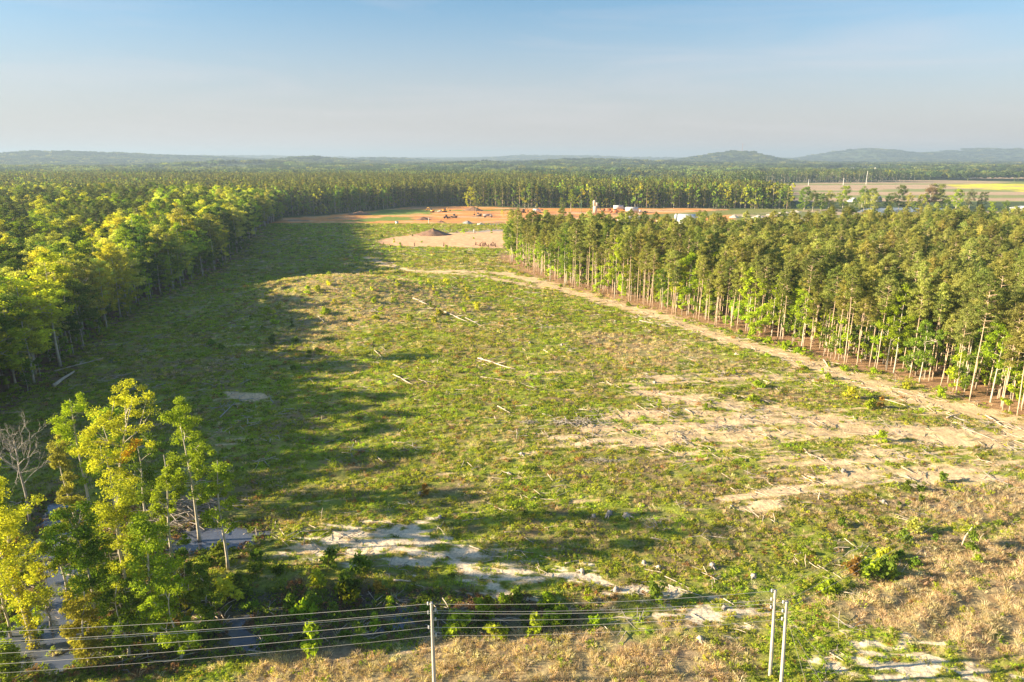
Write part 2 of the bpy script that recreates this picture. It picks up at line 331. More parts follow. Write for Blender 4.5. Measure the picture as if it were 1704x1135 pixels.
class MB:
    """collects boxes, tubes, prisms; builds them as one mesh"""
    def __init__(s): s.v = []; s.q = []; s.t = []; s.n = 0
    def add(s, v, q, t=None):
        s.v.append(np.asarray(v, float)); 
        if len(q): s.q.append(np.asarray(q, int) + s.n)
        if t is not None and len(t): s.t.append(np.asarray(t, int) + s.n)
        s.n += len(v); return s
    def box(s, c, d, rz=0, taper=1.0, bev=0.0):
        x, y, z = d[0] / 2, d[1] / 2, d[2] / 2
        v = np.array([(-x, -y, -z), (x, -y, -z), (x, y, -z), (-x, y, -z), (-x * taper, -y * taper, z), (x * taper, -y * taper, z), (x * taper, y * taper, z), (-x * taper, y * taper, z)])
        cr, sr = math.cos(rz), math.sin(rz); v = np.stack([v[:, 0] * cr - v[:, 1] * sr, v[:, 0] * sr + v[:, 1] * cr, v[:, 2]], 1) + np.array(c)
        return s.add(v, [(0, 3, 2, 1), (4, 5, 6, 7), (0, 1, 5, 4), (1, 2, 6, 5), (2, 3, 7, 6), (3, 0, 4, 7)])
    def tube(s, pts, rad, k=6):
        v, q = tube(pts, rad, k); return s.add(v, q)
    def prism(s, prof, y0, y1):
        """profile in xz, extruded along y"""
        n = len(prof); v = [(x, y0, z) for x, z in prof] + [(x, y1, z) for x, z in prof]
        q = [(i, (i + 1) % n, n + (i + 1) % n, n + i) for i in range(n)]
        c = n * 2; v += [(sum(p[0] for p in prof) / n, y0, sum(p[1] for p in prof) / n), (sum(p[0] for p in prof) / n, y1, sum(p[1] for p in prof) / n)]
        t = [(i, c, (i + 1) % n) for i in range(n)] + [(n + i, n + (i + 1) % n, c + 1) for i in range(n)]
        return s.add(v, q, t)
    def lathe(s, prof, c=(0, 0, 0), k=14, axis='z'):
        v = []; 
        for r, z in prof:
            for i in range(k):
                a = 2 * math.pi * i / k; p = (r * math.cos(a), r * math.sin(a), z)
                if axis == 'x': p = (p[2], p[0], p[1])
                if axis == 'y': p = (p[0], p[2], p[1])
                v.append((p[0] + c[0], p[1] + c[1], p[2] + c[2]))
        q = [(j * k + i, j * k + (i + 1) % k, (j + 1) * k + (i + 1) % k, (j + 1) * k + i) for j in range(len(prof) - 1) for i in range(k)]
        return s.add(v, q)
    def build(s, name, material, parent=None, smooth=False, link=True, var=None):
        return mk(name, np.concatenate(s.v), np.concatenate(s.q) if s.q else np.zeros((0, 4)), material, parent, var, smooth, link, np.concatenate(s.t) if s.t else None)
def tube(pts, rad, k=6, cap=True):
    pts = np.asarray(pts, float); n = len(pts); rad = np.broadcast_to(np.asarray(rad, float), (n,))
    tn = np.gradient(pts, axis=0); tn /= np.linalg.norm(tn, axis=1)[:, None] + 1e-9
    ref = np.array([1., .3, 0]) if abs(tn[0][0]) < .8 else np.array([0, 1., .2])
    a = np.cross(tn, ref); a /= np.linalg.norm(a, axis=1)[:, None] + 1e-9; b = np.cross(tn, a)
    th = np.arange(k) * 2 * math.pi / k
    v = pts[:, None, :] + rad[:, None, None] * (np.cos(th)[None, :, None] * a[:, None, :] + np.sin(th)[None, :, None] * b[:, None, :])
    v = v.reshape(-1, 3)
    i = np.arange(k); j = (i + 1) % k
    q = np.concatenate([np.stack([r * k + i, r * k + j, (r + 1) * k + j, (r + 1) * k + i], 1) for r in range(n - 1)])
    if cap and k == 6:
        e = (n - 1) * k
        q = np.concatenate([q, [(0, 5, 4, 3), (0, 3, 2, 1), (e, e + 1, e + 2, e + 3), (e, e + 3, e + 4, e + 5)]])
    return v, q
def leaves(rng, cen, rad, per, size, flat=.75, aspect=1.0, up=.35, surf=.6):
    cen = np.repeat(cen, per, 0); rad = np.repeat(rad, per); M = len(cen)
    d = rng.normal(size=(M, 3)); d /= np.linalg.norm(d, axis=1)[:, None]
    rr = rng.random(M) ** surf
    off = d * (rad * rr)[:, None]; off[:, 2] *= flat
    p = cen + off
    nrm = d * .7 + rng.normal(size=(M, 3)) * .55 + np.array([0, 0, up]); nrm /= np.linalg.norm(nrm, axis=1)[:, None]
    t = np.cross(nrm, rng.normal(size=(M, 3))); t /= np.linalg.norm(t, axis=1)[:, None] + 1e-9; b = np.cross(nrm, t)
    s = size * rng.uniform(.55, 1.2, M)[:, None] * .5
    v = np.stack([p + t * s * aspect, p + b * s * .75, p - t * s * aspect, p - b * s * .75], 1).reshape(-1, 3)
    q = np.arange(M * 4).reshape(M, 4)
    var = np.repeat(np.clip(rng.normal(.5, .22, M), 0, 1), 4)
    return v, q, var
def finish_tree(name, trunk, cv, cq, cvar, bark):
    tm = trunk.build('trunk', bark, smooth=True, link=False) if trunk else None
    cm = mk('crown', cv, cq, LEAF_O, link=False, var=cvar)
    return dict(name=name, trunk=tm, crown=cm)
def broadleaf(seed, H=24, R_=4.5, base=.35, nclump=60, per=90, leaf=.42, tr=.2, lean=(0, 0), bark=None, wob=.35, rc=1.25, forks=7, shape=1.0, k=6, name='broadleaf_tree', aspect=1.0):
    rng = np.random.default_rng(seed)
    n = 9; zz = np.linspace(0, H * .93, n); ph = rng.random(4) * 6
    px = lean[0] * (zz / H) ** 1.4 + wob * np.sin(zz / H * 5 + ph[0]) * zz / H; py = lean[1] * (zz / H) ** 1.4 + wob * np.cos(zz / H * 4 + ph[1]) * zz / H
    px -= px[0]; py -= py[0]
    path = np.stack([px, py, zz - .3], 1); trunk = MB(); trunk.tube(path, tr * (1 - .86 * zz / H) * np.where(zz == 0, 1.35, 1), k)
    cs = []
    zc0 = H * base
    # limbs
    for i in range(forks):
        f = base * .75 + (0.85 - base * .75) * (i + rng.random()) / forks; z = f * H
        s = np.array([np.interp(z, zz, px), np.interp(z, zz, py), z])
        az = rng.random() * 6.283 + i * 2.4; u = np.clip((z / H - base * .7) / (1 - base * .7), 0.02, 1)
        prof = (math.sin(math.pi * min(1, u * .82 + .14)) ** .6) * shape + (1 - shape) * (1 - u)
        ln = R_ * prof * rng.uniform(.65, 1.0)
        e = s + np.array([math.cos(az) * ln, math.sin(az) * ln, ln * rng.uniform(.45, .9)]); e[2] = min(e[2], H * .97)
        mid = (s + e) / 2 + np.array([0, 0, -.12 * ln]) + rng.normal(size=3) * .15
        trunk.tube([s, mid, e], [tr * .42 * (1 - .6 * f), tr * .25, .03], 4)
        cs.append((e, 1.0)); cs.append(((mid + e) / 2 + rng.normal(size=3) * .5, .85))
        for _ in range(3):
            e2 = mid + (e - mid) * rng.random() + rng.normal(size=3) * ln * .33; trunk.tube([mid, (mid + e2) / 2, e2], [.05, .035, .02], 4); cs.append((e2, .8))
    while len(cs) < nclump:
        u = rng.random() ** .85; z = zc0 + (H - zc0) * u
        prof = math.sin(math.pi * min(1, u * .80 + .18)) ** .6
        az = rng.random() * 6.283; rr = R_ * prof * (rng.random() ** .5) * rng.uniform(.7, 1.08)
        cs.append((np.array([np.interp(z, zz, px) + math.cos(az) * rr, np.interp(z, zz, py) + math.sin(az) * rr, z]), rng.uniform(.6, 1.1)))
    cen = np.array([c for c, _ in cs]); rad = np.array([r for _, r in cs]) * rc * rng.uniform(.7, 1.15, len(cs))
    v, q, var = leaves(rng, cen, rad, per, leaf, .7, aspect)
    # each clump its own shade of leaf
    cv = np.repeat(rng.normal(0, .13, len(cs)), per * 4); var = np.clip(var + cv, 0, 1)
    return finish_tree(name, trunk, v, q, var, bark or BARK_G)
def pine(seed, H=23, R_=2.6, base=.56, nb=38, per=26, leaf=.5, tr=.15, name='pine_tree', rc=.85):
    rng = np.random.default_rng(seed)
    n = 8; zz = np.linspace(0, H * .98, n); px = .35 * np.sin(zz / H * rng.uniform(2, 4) + rng.random() * 6) * zz / H + rng.normal(0, .4) * zz / H; px -= px[0]
    py = .3 * np.cos(zz / H * 3 + rng.random() * 6) * zz / H + rng.normal(0, .4) * zz / H; py -= py[0]
    trunk = MB(); trunk.tube(np.stack([px, py, zz - .3], 1), tr * (1 - .8 * zz / H), 6)
    cs = []; rs = []
    for i in range(nb):
        u = (i + rng.random()) / nb; z = H * (base + (1 - base) * u)
        s = np.array([np.interp(z, zz, px), np.interp(z, zz, py), z]); az = i * 2.39 + rng.normal(0, .5)
        ln = R_ * (math.sin(math.pi * (u * .72 + .24)) ** .8) * rng.uniform(.55, 1.15)
        e = s + np.array([math.cos(az) * ln, math.sin(az) * ln, ln * rng.uniform(.1, .5)])
        trunk.tube([s, (s + e) / 2, e], [.05, .035, .02], 4)
        cs.append(e); rs.append(rc * rng.uniform(.65, 1.15)); cs.append(s + (e - s) * rng.uniform(.45, .75) + rng.normal(size=3) * .3); rs.append(rc * rng.uniform(.5, .95))
    for i in range(9):  # dead stubs below the crown
        z = H * rng.uniform(min(.3, base * .6), base); s = np.array([np.interp(z, zz, px), np.interp(z, zz, py), z]); az = rng.random() * 6.28; ln = rng.uniform(.5, 1.6)
        trunk.tube([s, s + np.array([math.cos(az) * ln, math.sin(az) * ln, rng.uniform(-.1, .4)])], [.03, .012], 4)
    cen = np.array(cs); rad = np.array(rs)
    v, q, var = leaves(rng, cen, rad, per, leaf, .62, 1.5, .45)
    cv = np.repeat(rng.normal(0, .12, len(cs)), per * 4); var = np.clip(var + cv, 0, 1)
    return finish_tree(name, trunk, v, q, var, BARK_P)

# tags
def tag(o, label=None, cat=None, group=None, kind=None):
    if label: o['label'] = label
    if cat: o['category'] = cat
    if group: o['group'] = group
    if kind: o['kind'] = kind
    return o
def empty(name, loc, rz=0, label=None, cat=None, group=None):
    o = bpy.data.objects.new(name, None); COL.objects.link(o); o.location = loc; o.rotation_euler = (0, 0, rz); o.empty_display_size = .5
    return tag(o, label, cat, group)
def plant(tp, x, y, z=None, rz=0, sc=1.0, tint=(.1, .13, .03), label='', cat='tree', group=None, name=None, szz=1.0):
    if z is None: z = hz(x, y)
    e = empty(name or tp['name'], (x, y, z), rz, label, cat, group); e.scale = (sc * szz, sc * szz, sc)
    if tp['trunk']:
        t = bpy.data.objects.new('trunk', tp['trunk']); COL.objects.link(t); t.parent = e
    c = bpy.data.objects.new('crown', tp['crown']); COL.objects.link(c); c.parent = e; c.color = (*tint, 1)
    return e

# geometry-node scatter, for what nobody could count
def inst_template(meshes, matmap):
    """an object outside the scene's collections whose mesh is the joined thing"""
    import bmesh
    bm = bmesh.new(); mats = []
    me = bpy.data.meshes.new('part'); idx = 0
    V = []; Q = []; mi = []; var = []; n = 0
    for m_ in meshes:
        if m_ is None: continue
        co = np.zeros(len(m_.vertices) * 3, np.float32); m_.vertices.foreach_get('co', co); co = co.reshape(-1, 3)
        ls = np.zeros(len(m_.loops), np.int32); m_.loops.foreach_get('vertex_index', ls)
        q = ls.reshape(-1, 4) + n; V.append(co); Q.append(q); n += len(co)
        a = m_.attributes.get('var'); vv = np.full(len(co), .5, np.float32)
        if a: a.data.foreach_get('value', vv)
        var.append(vv); mm = matmap(m_.materials[0]); 
        if mm not in mats: mats.append(mm)
        mi.append(np.full(len(q), mats.index(mm), np.int32))
    bm.free()
    o = mk('template', np.concatenate(V), np.concatenate(Q), None, var=np.concatenate(var), link=False)
    for mm in mats: o.materials.append(mm)
    o.polygons.foreach_set('material_index', np.concatenate(mi))
    return bpy.data.objects.new('template', o)
def scatter(name, pts, rz, sc, tint, temps, label, cat, seed=0, sz=None, tilt=0.0):
    pts = np.asarray(pts, np.float32); n = len(pts)
    if n == 0: return
    rng = np.random.default_rng(seed)
    me = bpy.data.meshes.new(name); me.vertices.add(n); me.vertices.foreach_set('co', pts.ravel())
    def at(nm, ty, val, key):
        a = me.attributes.new(nm, ty, 'POINT'); a.data.foreach_set(key, np.ascontiguousarray(val).ravel())
    at('rot', 'FLOAT_VECTOR', np.stack([rng.normal(0, tilt, n), rng.normal(0, tilt, n), rz], 1).astype(np.float32), 'vector')
    s3 = np.stack([sc, sc, sc if sz is None else sz], 1).astype(np.float32); at('scl', 'FLOAT_VECTOR', s3, 'vector')
    at('tint', 'FLOAT_COLOR', np.concatenate([tint, np.ones((n, 1))], 1).astype(np.float32), 'color')
    at('idx', 'INT', rng.integers(0, len(temps), n).astype(np.int32), 'value')
    o = bpy.data.objects.new(name, me); COL.objects.link(o)
    ng = bpy.data.node_groups.new(name, 'GeometryNodeTree'); ng.interface.new_socket('Geometry', in_out='INPUT', socket_type='NodeSocketGeometry'); ng.interface.new_socket('Geometry', in_out='OUTPUT', socket_type='NodeSocketGeometry')
    N, L = ng.nodes, ng.links; gi = N.new('NodeGroupInput'); go = N.new('NodeGroupOutput')
    jn = N.new('GeometryNodeJoinGeometry')
    for t in temps:
        oi = N.new('GeometryNodeObjectInfo'); oi.inputs['Object'].default_value = t; oi.inputs['As Instance'].default_value = True; L.new(oi.outputs['Geometry'], jn.inputs[0])
    ip = N.new('GeometryNodeInstanceOnPoints'); ip.inputs['Pick Instance'].default_value = True
    def na(nm, ty):
        a = N.new('GeometryNodeInputNamedAttribute'); a.data_type = ty; a.inputs['Name'].default_value = nm
        return [s for s in a.outputs if s.name == 'Attribute' and s.enabled][0]
    er = N.new('FunctionNodeEulerToRotation')
    L.new(na('rot', 'FLOAT_VECTOR'), er.inputs[0]); L.new(er.outputs[0], ip.inputs['Rotation']); L.new(na('scl', 'FLOAT_VECTOR'), ip.inputs['Scale']); L.new(na('idx', 'INT'), ip.inputs['Instance Index'])
    L.new(gi.outputs[0], ip.inputs['Points']); L.new(jn.outputs[0], ip.inputs['Instance']); L.new(ip.outputs[0], go.inputs[0])
    md = o.modifiers.new('scatter', 'NODES'); md.node_group = ng
    return tag(o, label, cat, None, 'stuff')

# ------------------------------------------------------------------ ground: one sheet to the horizon
th = np.concatenate([np.linspace(-180, -60, 25)[:-1], np.linspace(-60, -44, 60)[:-1], np.linspace(-44, 44, 940), np.linspace(44, 60, 60)[1:], np.linspace(60, 180, 25)[1:-1]]) * math.pi / 180
rows_y = np.linspace(1330, 330, 900)
dep = np.arctan((rows_y - 567.5) / 1136) + PITCH
rr = CAMH / np.tan(dep)
rr = np.concatenate([[1, 12, 22, 30, 36, 40], rr[rr > 42], ])
while rr[-1] < 16500: rr = np.append(rr, rr[-1] * (1.011 if rr[-1] > 1100 else 1.006))
TH, RR = np.meshgrid(th, rr); X = (RR * np.sin(TH)).ravel(); Y = (RR * np.cos(TH)).ravel()
Z = height(X, Y); M = masks(X, Y); ALB = albedo(X, Y, M)
nt_, nr_ = len(th), len(rr)
ii = np.arange(nr_ - 1)[:, None] * nt_; jj = np.arange(nt_)[None, :]; j2 = (jj + 1) % nt_
Q = np.stack([ii + jj, ii + j2, ii + nt_ + j2, ii + nt_ + jj], -1).reshape(-1, 4)[:, ::-1]
gm = bpy.data.materials.new('ground_soil'); gm.use_nodes = True; nt = gm.node_tree; N, L = nt.nodes, nt.links; b = N['Principled BSDF']
b.inputs['Roughness'].default_value = .95; b.inputs['Specular IOR Level'].default_value = .15
at = N.new('ShaderNodeAttribute'); at.attribute_name = 'albedo'; geo = N.new('ShaderNodeNewGeometry')
n1 = N.new('ShaderNodeTexNoise'); n1.inputs['Scale'].default_value = 2.6; n1.inputs['Detail'].default_value = 8; n1.inputs['Roughness'].default_value = .7
n2 = N.new('ShaderNodeTexNoise'); n2.inputs['Scale'].default_value = .35; n2.inputs['Detail'].default_value = 6
for n in (n1, n2): L.new(geo.outputs['Position'], n.inputs[0])
r1 = N.new('ShaderNodeMapRange'); r1.inputs[1].default_value = .3; r1.inputs[2].default_value = .7; r1.inputs[3].default_value = .62; r1.inputs[4].default_value = 1.38
r2 = N.new('ShaderNodeMapRange'); r2.inputs[1].default_value = .3; r2.inputs[2].default_value = .7; r2.inputs[3].default_value = .82; r2.inputs[4].default_value = 1.18
L.new(n1.outputs[0], r1.inputs[0]); L.new(n2.outputs[0], r2.inputs[0])
mu = N.new('ShaderNodeMath'); mu.operation = 'MULTIPLY'; L.new(r1.outputs[0], mu.inputs[0]); L.new(r2.outputs[0], mu.inputs[1])
sc_ = N.new('ShaderNodeVectorMath'); sc_.operation = 'SCALE'; L.new(at.outputs['Color'], sc_.inputs[0]); L.new(mu.outputs[0], sc_.inputs['Scale']); L.new(sc_.outputs[0], b.inputs['Base Color'])
bp = N.new('ShaderNodeBump'); bp.inputs['Strength'].default_value = .7; bp.inputs['Distance'].default_value = .25; L.new(n1.outputs[0], bp.inputs['Height']); L.new(bp.outputs[0], b.inputs['Normal'])
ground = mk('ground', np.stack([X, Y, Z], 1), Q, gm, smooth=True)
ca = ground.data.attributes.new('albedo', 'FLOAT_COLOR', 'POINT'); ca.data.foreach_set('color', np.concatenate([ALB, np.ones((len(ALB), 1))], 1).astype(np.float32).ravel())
tag(ground, 'cleared ground with bare sandy tracks between two woods', kind='structure')

# water
wm, nt, b = mat('still_water'); b.inputs['Base Color'].default_value = (.10, .115, .16, 1); b.inputs['Roughness'].default_value = .06; b.inputs['IOR'].default_value = 1.6
n_ = nt.nodes.new('ShaderNodeTexNoise'); n_.inputs['Scale'].default_value = 1.5; n_.inputs['Detail'].default_value = 4; g_ = nt.nodes.new('ShaderNodeNewGeometry'); nt.links.new(g_.outputs['Position'], n_.inputs[0])
bp = nt.nodes.new('ShaderNodeBump'); bp.inputs['Strength'].default_value = .5; bp.inputs['Distance'].default_value = .06; nt.links.new(n_.outputs[0], bp.inputs['Height']); nt.links.new(bp.outputs[0], b.inputs['Normal'])
def sheet(name, poly, z, m, label):
    c = (sum(p[0] for p in poly) / len(poly), sum(p[1] for p in poly) / len(poly)); n = len(poly)
    o = mk(name, [(p[0], p[1], z) for p in poly] + [(c[0], c[1], z)], np.zeros((0, 4)), m, tris=[(i, (i + 1) % n, n) for i in range(n)][::1])
    return tag(o, label, kind='structure')
sheet('water', [(-130, 45), (20, 45), (40, 62), (20, 86), (-40, 125), (-150, 125)], -0.22, wm, 'shallow swamp water under the trees at the lower left')
sheet('water', [P(1400, 357), P(1620, 357), P(1620, 343), P(1400, 343)], -0.1, wm, 'dark blue farm pond behind the right-hand wood')

# ------------------------------------------------------------------ tree kinds
def linc(r, g, b_): return np.array([((c / 255 + .055) / 1.055) ** 2.4 for c in (r, g, b_)])
BL = [broadleaf(11, 25, 4.8, .30, 64, 95, .46, .22, rc=1.4), broadleaf(12, 27, 4.4, .38, 58, 95, .46, .22, rc=1.4), broadleaf(13, 23, 5.2, .25, 66, 95, .46, .24, rc=1.4), broadleaf(14, 26, 3.9, .34, 50, 95, .46, .18, forks=8, rc=1.4), broadleaf(15, 24, 5.6, .42, 62, 95, .48, .26, forks=8, rc=1.45)]
PN = [pine(21, 23, 2.5, .62, 34, 70, .25, rc=.9), pine(22, 24.5, 2.2, .66, 30, 70, .25, rc=.85), pine(23, 21, 2.8, .60, 36, 70, .25, rc=.95), pine(24, 23, 1.7, .64, 24, 70, .25, rc=.8), pine(25, 25, 3.0, .64, 38, 70, .26, rc=.95), pine(26, 19, 1.9, .58, 26, 70, .25, rc=.8), pine(27, 20, 1.2, .72, 14, 60, .25, rc=.7), pine(28, 26, 2.6, .60, 40, 70, .25, rc=.9)]
SAP = [broadleaf(31, 9, 1.9, .12, 22, 60, .36, .07, forks=4, rc=.85, name='young_broadleaf_tree'), broadleaf(32, 11, 1.7, .15, 24, 60, .36, .08, forks=4, rc=.85, name='young_broadleaf_tree'), broadleaf(33, 7.5, 2.2, .08, 22, 60, .36, .07, forks=4, rc=.9, name='young_broadleaf_tree')]
def lod(seed, H, R_, base, ncl, per, leaf, rc, pine_=False):
    if pine_: return pine(seed, H, R_, base, ncl, per, leaf, .2, rc=rc)
    return broadleaf(seed, H, R_, base, ncl, per, leaf, .22, forks=3, rc=rc, k=4)
BLL = [lod(41, 24, 5.0, .15, 20, 16, 1.5, 1.8), lod(42, 26, 4.4, .2, 18, 16, 1.5, 1.8), lod(43, 21, 5.6, .12, 22, 16, 1.5, 1.9)]
PNL = [lod(44, 24, 3.3, .26, 16, 12, 1.1, 1.35, True), lod(45, 22, 3.0, .30, 15, 12, 1.1, 1.3, True), lod(46, 25, 3.1, .33, 16, 12, 1.1, 1.3, True)]
def mm(m): return LEAF_I if m == LEAF_O else m
T_BL = [inst_template([t['trunk'], t['crown']], mm) for t in BL]; T_PN = [inst_template([t['trunk'], t['crown']], mm) for t in PN]; T_SAP = [inst_template([t['trunk'], t['crown']], mm) for t in SAP]
T_BLL = [inst_template([t['trunk'], t['crown']], mm) for t in BLL]; T_PNL = [inst_template([t['trunk'], t['crown']], mm) for t in PNL]
def clumpmesh(seed, R_, n, per, leaf):
    rng = np.random.default_rng(seed); a = rng.random(n) * 6.28; r = R_ * rng.random(n) ** .5
    cen = np.stack([r * np.cos(a), r * np.sin(a), rng.uniform(10, 17, n)], 1)
    v, q, var = leaves(rng, cen, np.full(n, 5.5) * rng.uniform(.7, 1.2, n), per, leaf, .8, up=.5)
    var = np.clip(var * .6 + np.repeat(rng.uniform(0, .45, n), per * 4), 0, 1)
    return inst_template([mk('canopy', v, q, LEAF_O, link=False, var=var)], mm)
T_CL = [clumpmesh(51 + i, 17, 16, 36, 4.2) for i in range(4)]

POND_TREE = [broadleaf(17, 16, 5.2, .10, 70, 100, .5, .25, rc=1.7), broadleaf(18, 16, 4.6, .14, 60, 100, .5, .25, rc=1.7)]
# palettes (leaf albedo)
YG = C3(.56, .57, .055); LIME = C3(.36, .46, .03); PALE = C3(.56, .57, .14); MID = C3(.18, .26, .035); DEEP = C3(.10, .17, .03)
PINE1 = C3(.33, .335, .085); PINE2 = C3(.33, .355, .10); PINE3 = C3(.20, .24, .06); PINED = C3(.12, .15, .045)
def jit(rng, c, n, s=.16): return np.clip(c * (1 + rng.normal(0, s, (n, 1))) * (1 + rng.normal(0, s * .25, (n, 3))), .01, .8)
def grid(rng, x0, x1, y0, y1, sp, j=.42):
    gx, gy = np.meshgrid(np.arange(x0, x1, sp), np.arange(y0, y1, sp)); gx = gx.ravel() + rng.uniform(-j, j, gx.size) * sp; gy = gy.ravel() + rng.uniform(-j, j, gy.size) * sp
    return gx, gy
def pxof(x, y, z=0):
    zc = y * cP - (z - CAMH) * sP; return 852 + x / np.maximum(zc, 1) * 1136, 567.5 - 1136 * (y * sP + (z - CAMH) * cP) / np.maximum(zc, 1)
def infov(x, y, z=0, mrg=60):
    a, b_ = pxof(x, y, z); return (a > -mrg) & (a < 1704 + mrg) & (b_ > -50) & (b_ < 1135 + mrg * 2) & (y > 20)

# ------------------------------------------------------------------ the wood on the right: pines with lime broadleaves among them
rng = np.random.default_rng(3)
gx, gy = grid(rng, 0, 420, 120, 450, 3.15); s = sdf(gx, gy, WOOD_R); k = s < -.8; gx, gy, s = gx[k], gy[k], s[k]
vis = infov(gx, gy, 12, 40); far_ok = infov(gx, gy, 12, 200); gx, gy, s, vis = gx[far_ok], gy[far_ok], s[far_ok], vis[far_ok]
dist = np.hypot(gx, gy); nb = fbm(gx / 26, gy / 26, 201, 3)
isbl = (rng.random(len(gx)) < .10 + .25 * (nb > .6)) 
key = dist + 2.2 * np.maximum(-s - 4, 0) + 1e5 * ~vis
order = np.argsort(key)
pi_, bi_ = [], []
rest = np.ones(len(gx), bool); RB = 60
secs = [(0, 200, 'nearest the wide sandy track'), (200, 240, 'where the track bends'), (240, 300, 'where the track narrows'), (300, 999, 'towards the dirt pad')]
def sec(d): return next(t for a, b_, t in secs if a <= d < b_)
zz = height(gx, gy)
for i in order:
    if not isbl[i]:
        if len(pi_) >= 285: continue
        pi_.append(i)
        pk = rng.choice(3, p=[.42, .38, .2]); tint = jit(rng, [PINE1, PINE2, PINE3][pk], 1)[0]
        row = 'bare-trunked pine in the front row of the right-hand wood ' if s[i] > -5 else ('olive', 'pale olive', 'dark green')[pk] + ' pine crown behind the first row, right wood, '
        plant(PN[rng.integers(8)], gx[i], gy[i], zz[i], rng.random() * 6.28, rng.uniform(.82, 1.1), tint, row + sec(dist[i]), 'tree', 'pines of the right-hand wood')
        rest[i] = False
    elif len(bi_) < RB:
        bi_.append(i); tint = jit(rng, [LIME, YG, MID][rng.choice(3, p=[.6, .08, .32])], 1)[0]
        plant(BL[rng.integers(5)], gx[i], gy[i], zz[i], rng.random() * 6.28, rng.uniform(.62, .92), tint, 'lime leafy tree among the right-hand pines ' + sec(dist[i]), 'tree', 'leafy trees of the right-hand wood')
        rest[i] = False
r_ = np.where(rest & ~isbl)[0]; n = len(r_)
tn = np.where(rng.random((n, 1)) < .5, jit(rng, PINE1, n), jit(rng, PINE2, n)); tn = np.where(rng.random((n, 1)) < .22, jit(rng, PINE3, n), tn)
scatter('pine_wood', np.stack([gx[r_], gy[r_], zz[r_]], 1), rng.random(n) * 6.28, rng.uniform(.8, 1.08, n), tn, T_PN, 'deeper pines of the right-hand wood seen as one olive canopy', 'wood', 7)
r_ = np.where(rest & isbl)[0]; n = len(r_)
tn = np.where(rng.random((n, 1)) < .6, jit(rng, LIME, n), jit(rng, MID, n))
scatter('broadleaf_wood', np.stack([gx[r_], gy[r_], zz[r_]], 1), rng.random(n) * 6.28, rng.uniform(.6, .86, n), tn, T_BL, 'lime green crowns scattered deep in the right-hand wood', 'wood', 8)
# young trees under them, near the edge
gx, gy = grid(rng, 0, 330, 120, 420, 3.0); s = sdf(gx, gy, WOOD_R); k = (s < -1.5) & (s > -34) & (rng.random(len(s)) < np.where(s > -8, .42, .8)) & infov(gx, gy, 5, 60); gx, gy, s = gx[k], gy[k], s[k]
key = np.hypot(gx, gy) + 1.5 * np.maximum(-s - 4, 0); order = np.argsort(key); zz = height(gx, gy)
for i in order[:150]:
    plant(SAP[rng.integers(3)], gx[i], gy[i], zz[i], rng.random() * 6.28, rng.uniform(.7, 1.4), jit(rng, [LIME, LIME * 1.2, MID][rng.choice(3, p=[.5, .2, .3])], 1)[0], 'slender bright young tree between the pine trunks ' + sec(math.hypot(gx[i], gy[i])), 'young tree', 'young trees under the right-hand pines')
r_ = order[150:]; n = len(r_)
scatter('undergrowth', np.stack([gx[r_], gy[r_], zz[r_]], 1), rng.random(n) * 6.28, rng.uniform(.6, 1.3, n), jit(rng, LIME, n, .25), T_SAP, 'bright green undergrowth deeper between the pine trunks', 'undergrowth', 9)

# ------------------------------------------------------------------ the wood on the left
gx, gy = grid(rng, -520, -40, 45, 640, 5.8); s = sdf(gx, gy, WOOD_L); k = (s < -1.0) & (gx > -gy * .84 - 130); gx, gy, s = gx[k], gy[k], s[k]
zz = height(gx, gy); vis = infov(gx, gy, 14, 40)
nb = fbm(gx / 38, gy / 38, 211, 3) ; edge = ss(-72, -16, s)
pbl = np.clip(.08 + .85 * edge + .6 * (nb > .62), 0, .94); isbl = rng.random(len(gx)) < pbl
dist = np.hypot(gx, gy); key = dist + 1.6 * np.maximum(-s - 10, 0) + 1e5 * ~vis; order = np.argsort(key)
secl = [(0, 150, 'by the dead grey tree'), (150, 230, 'near the big pale log'), (230, 330, 'beside the shaded slope'), (330, 999, 'near the dirt site')]
def nmc(c): return {id(YG): 'yellow green ', id(PALE): 'pale golden ', id(LIME): 'lime green ', id(MID): 'mid green ', id(DEEP): 'deep green '}[id(c)]
def sel(d): return next(t for a, b_, t in secl if a <= d < b_)
nB = nP = 0; rest = np.ones(len(gx), bool)
for i in order:
    if key[i] > 9e4: break
    ht = rng.uniform(.76, 1.1) * (1.08 if dist[i] > 330 else .95 if dist[i] > 215 else 1.0); wd = rng.uniform(1.05, 1.6)
    if isbl[i] and nB < 235:
        nB += 1; u = rng.random(); fr = s[i] > -9
        pal = [YG, PALE, LIME, MID, DEEP][rng.choice(5, p=[.28, .24, .16, .22, .10] if dist[i] > 170 else [.16, .04, .26, .34, .20])]
        row = 'tree on the front edge of the left wood ' if fr else 'crown behind the edge of the left wood '
        plant(BL[rng.integers(5)], gx[i], gy[i], zz[i], rng.random() * 6.28, ht, jit(rng, pal, 1)[0], nmc(pal) + row + sel(dist[i]), 'tree', 'leafy trees of the left-hand wood', szz=wd); rest[i] = False
    elif not isbl[i] and nP < 14:
        nP += 1; plant(PN[rng.integers(6)], gx[i], gy[i], zz[i], rng.random() * 6.28, ht * 1.05, jit(rng, PINE3, 1)[0], 'dark pine among the leafy trees of the left wood ' + sel(dist[i]), 'tree', 'pines of the left-hand wood'); rest[i] = False
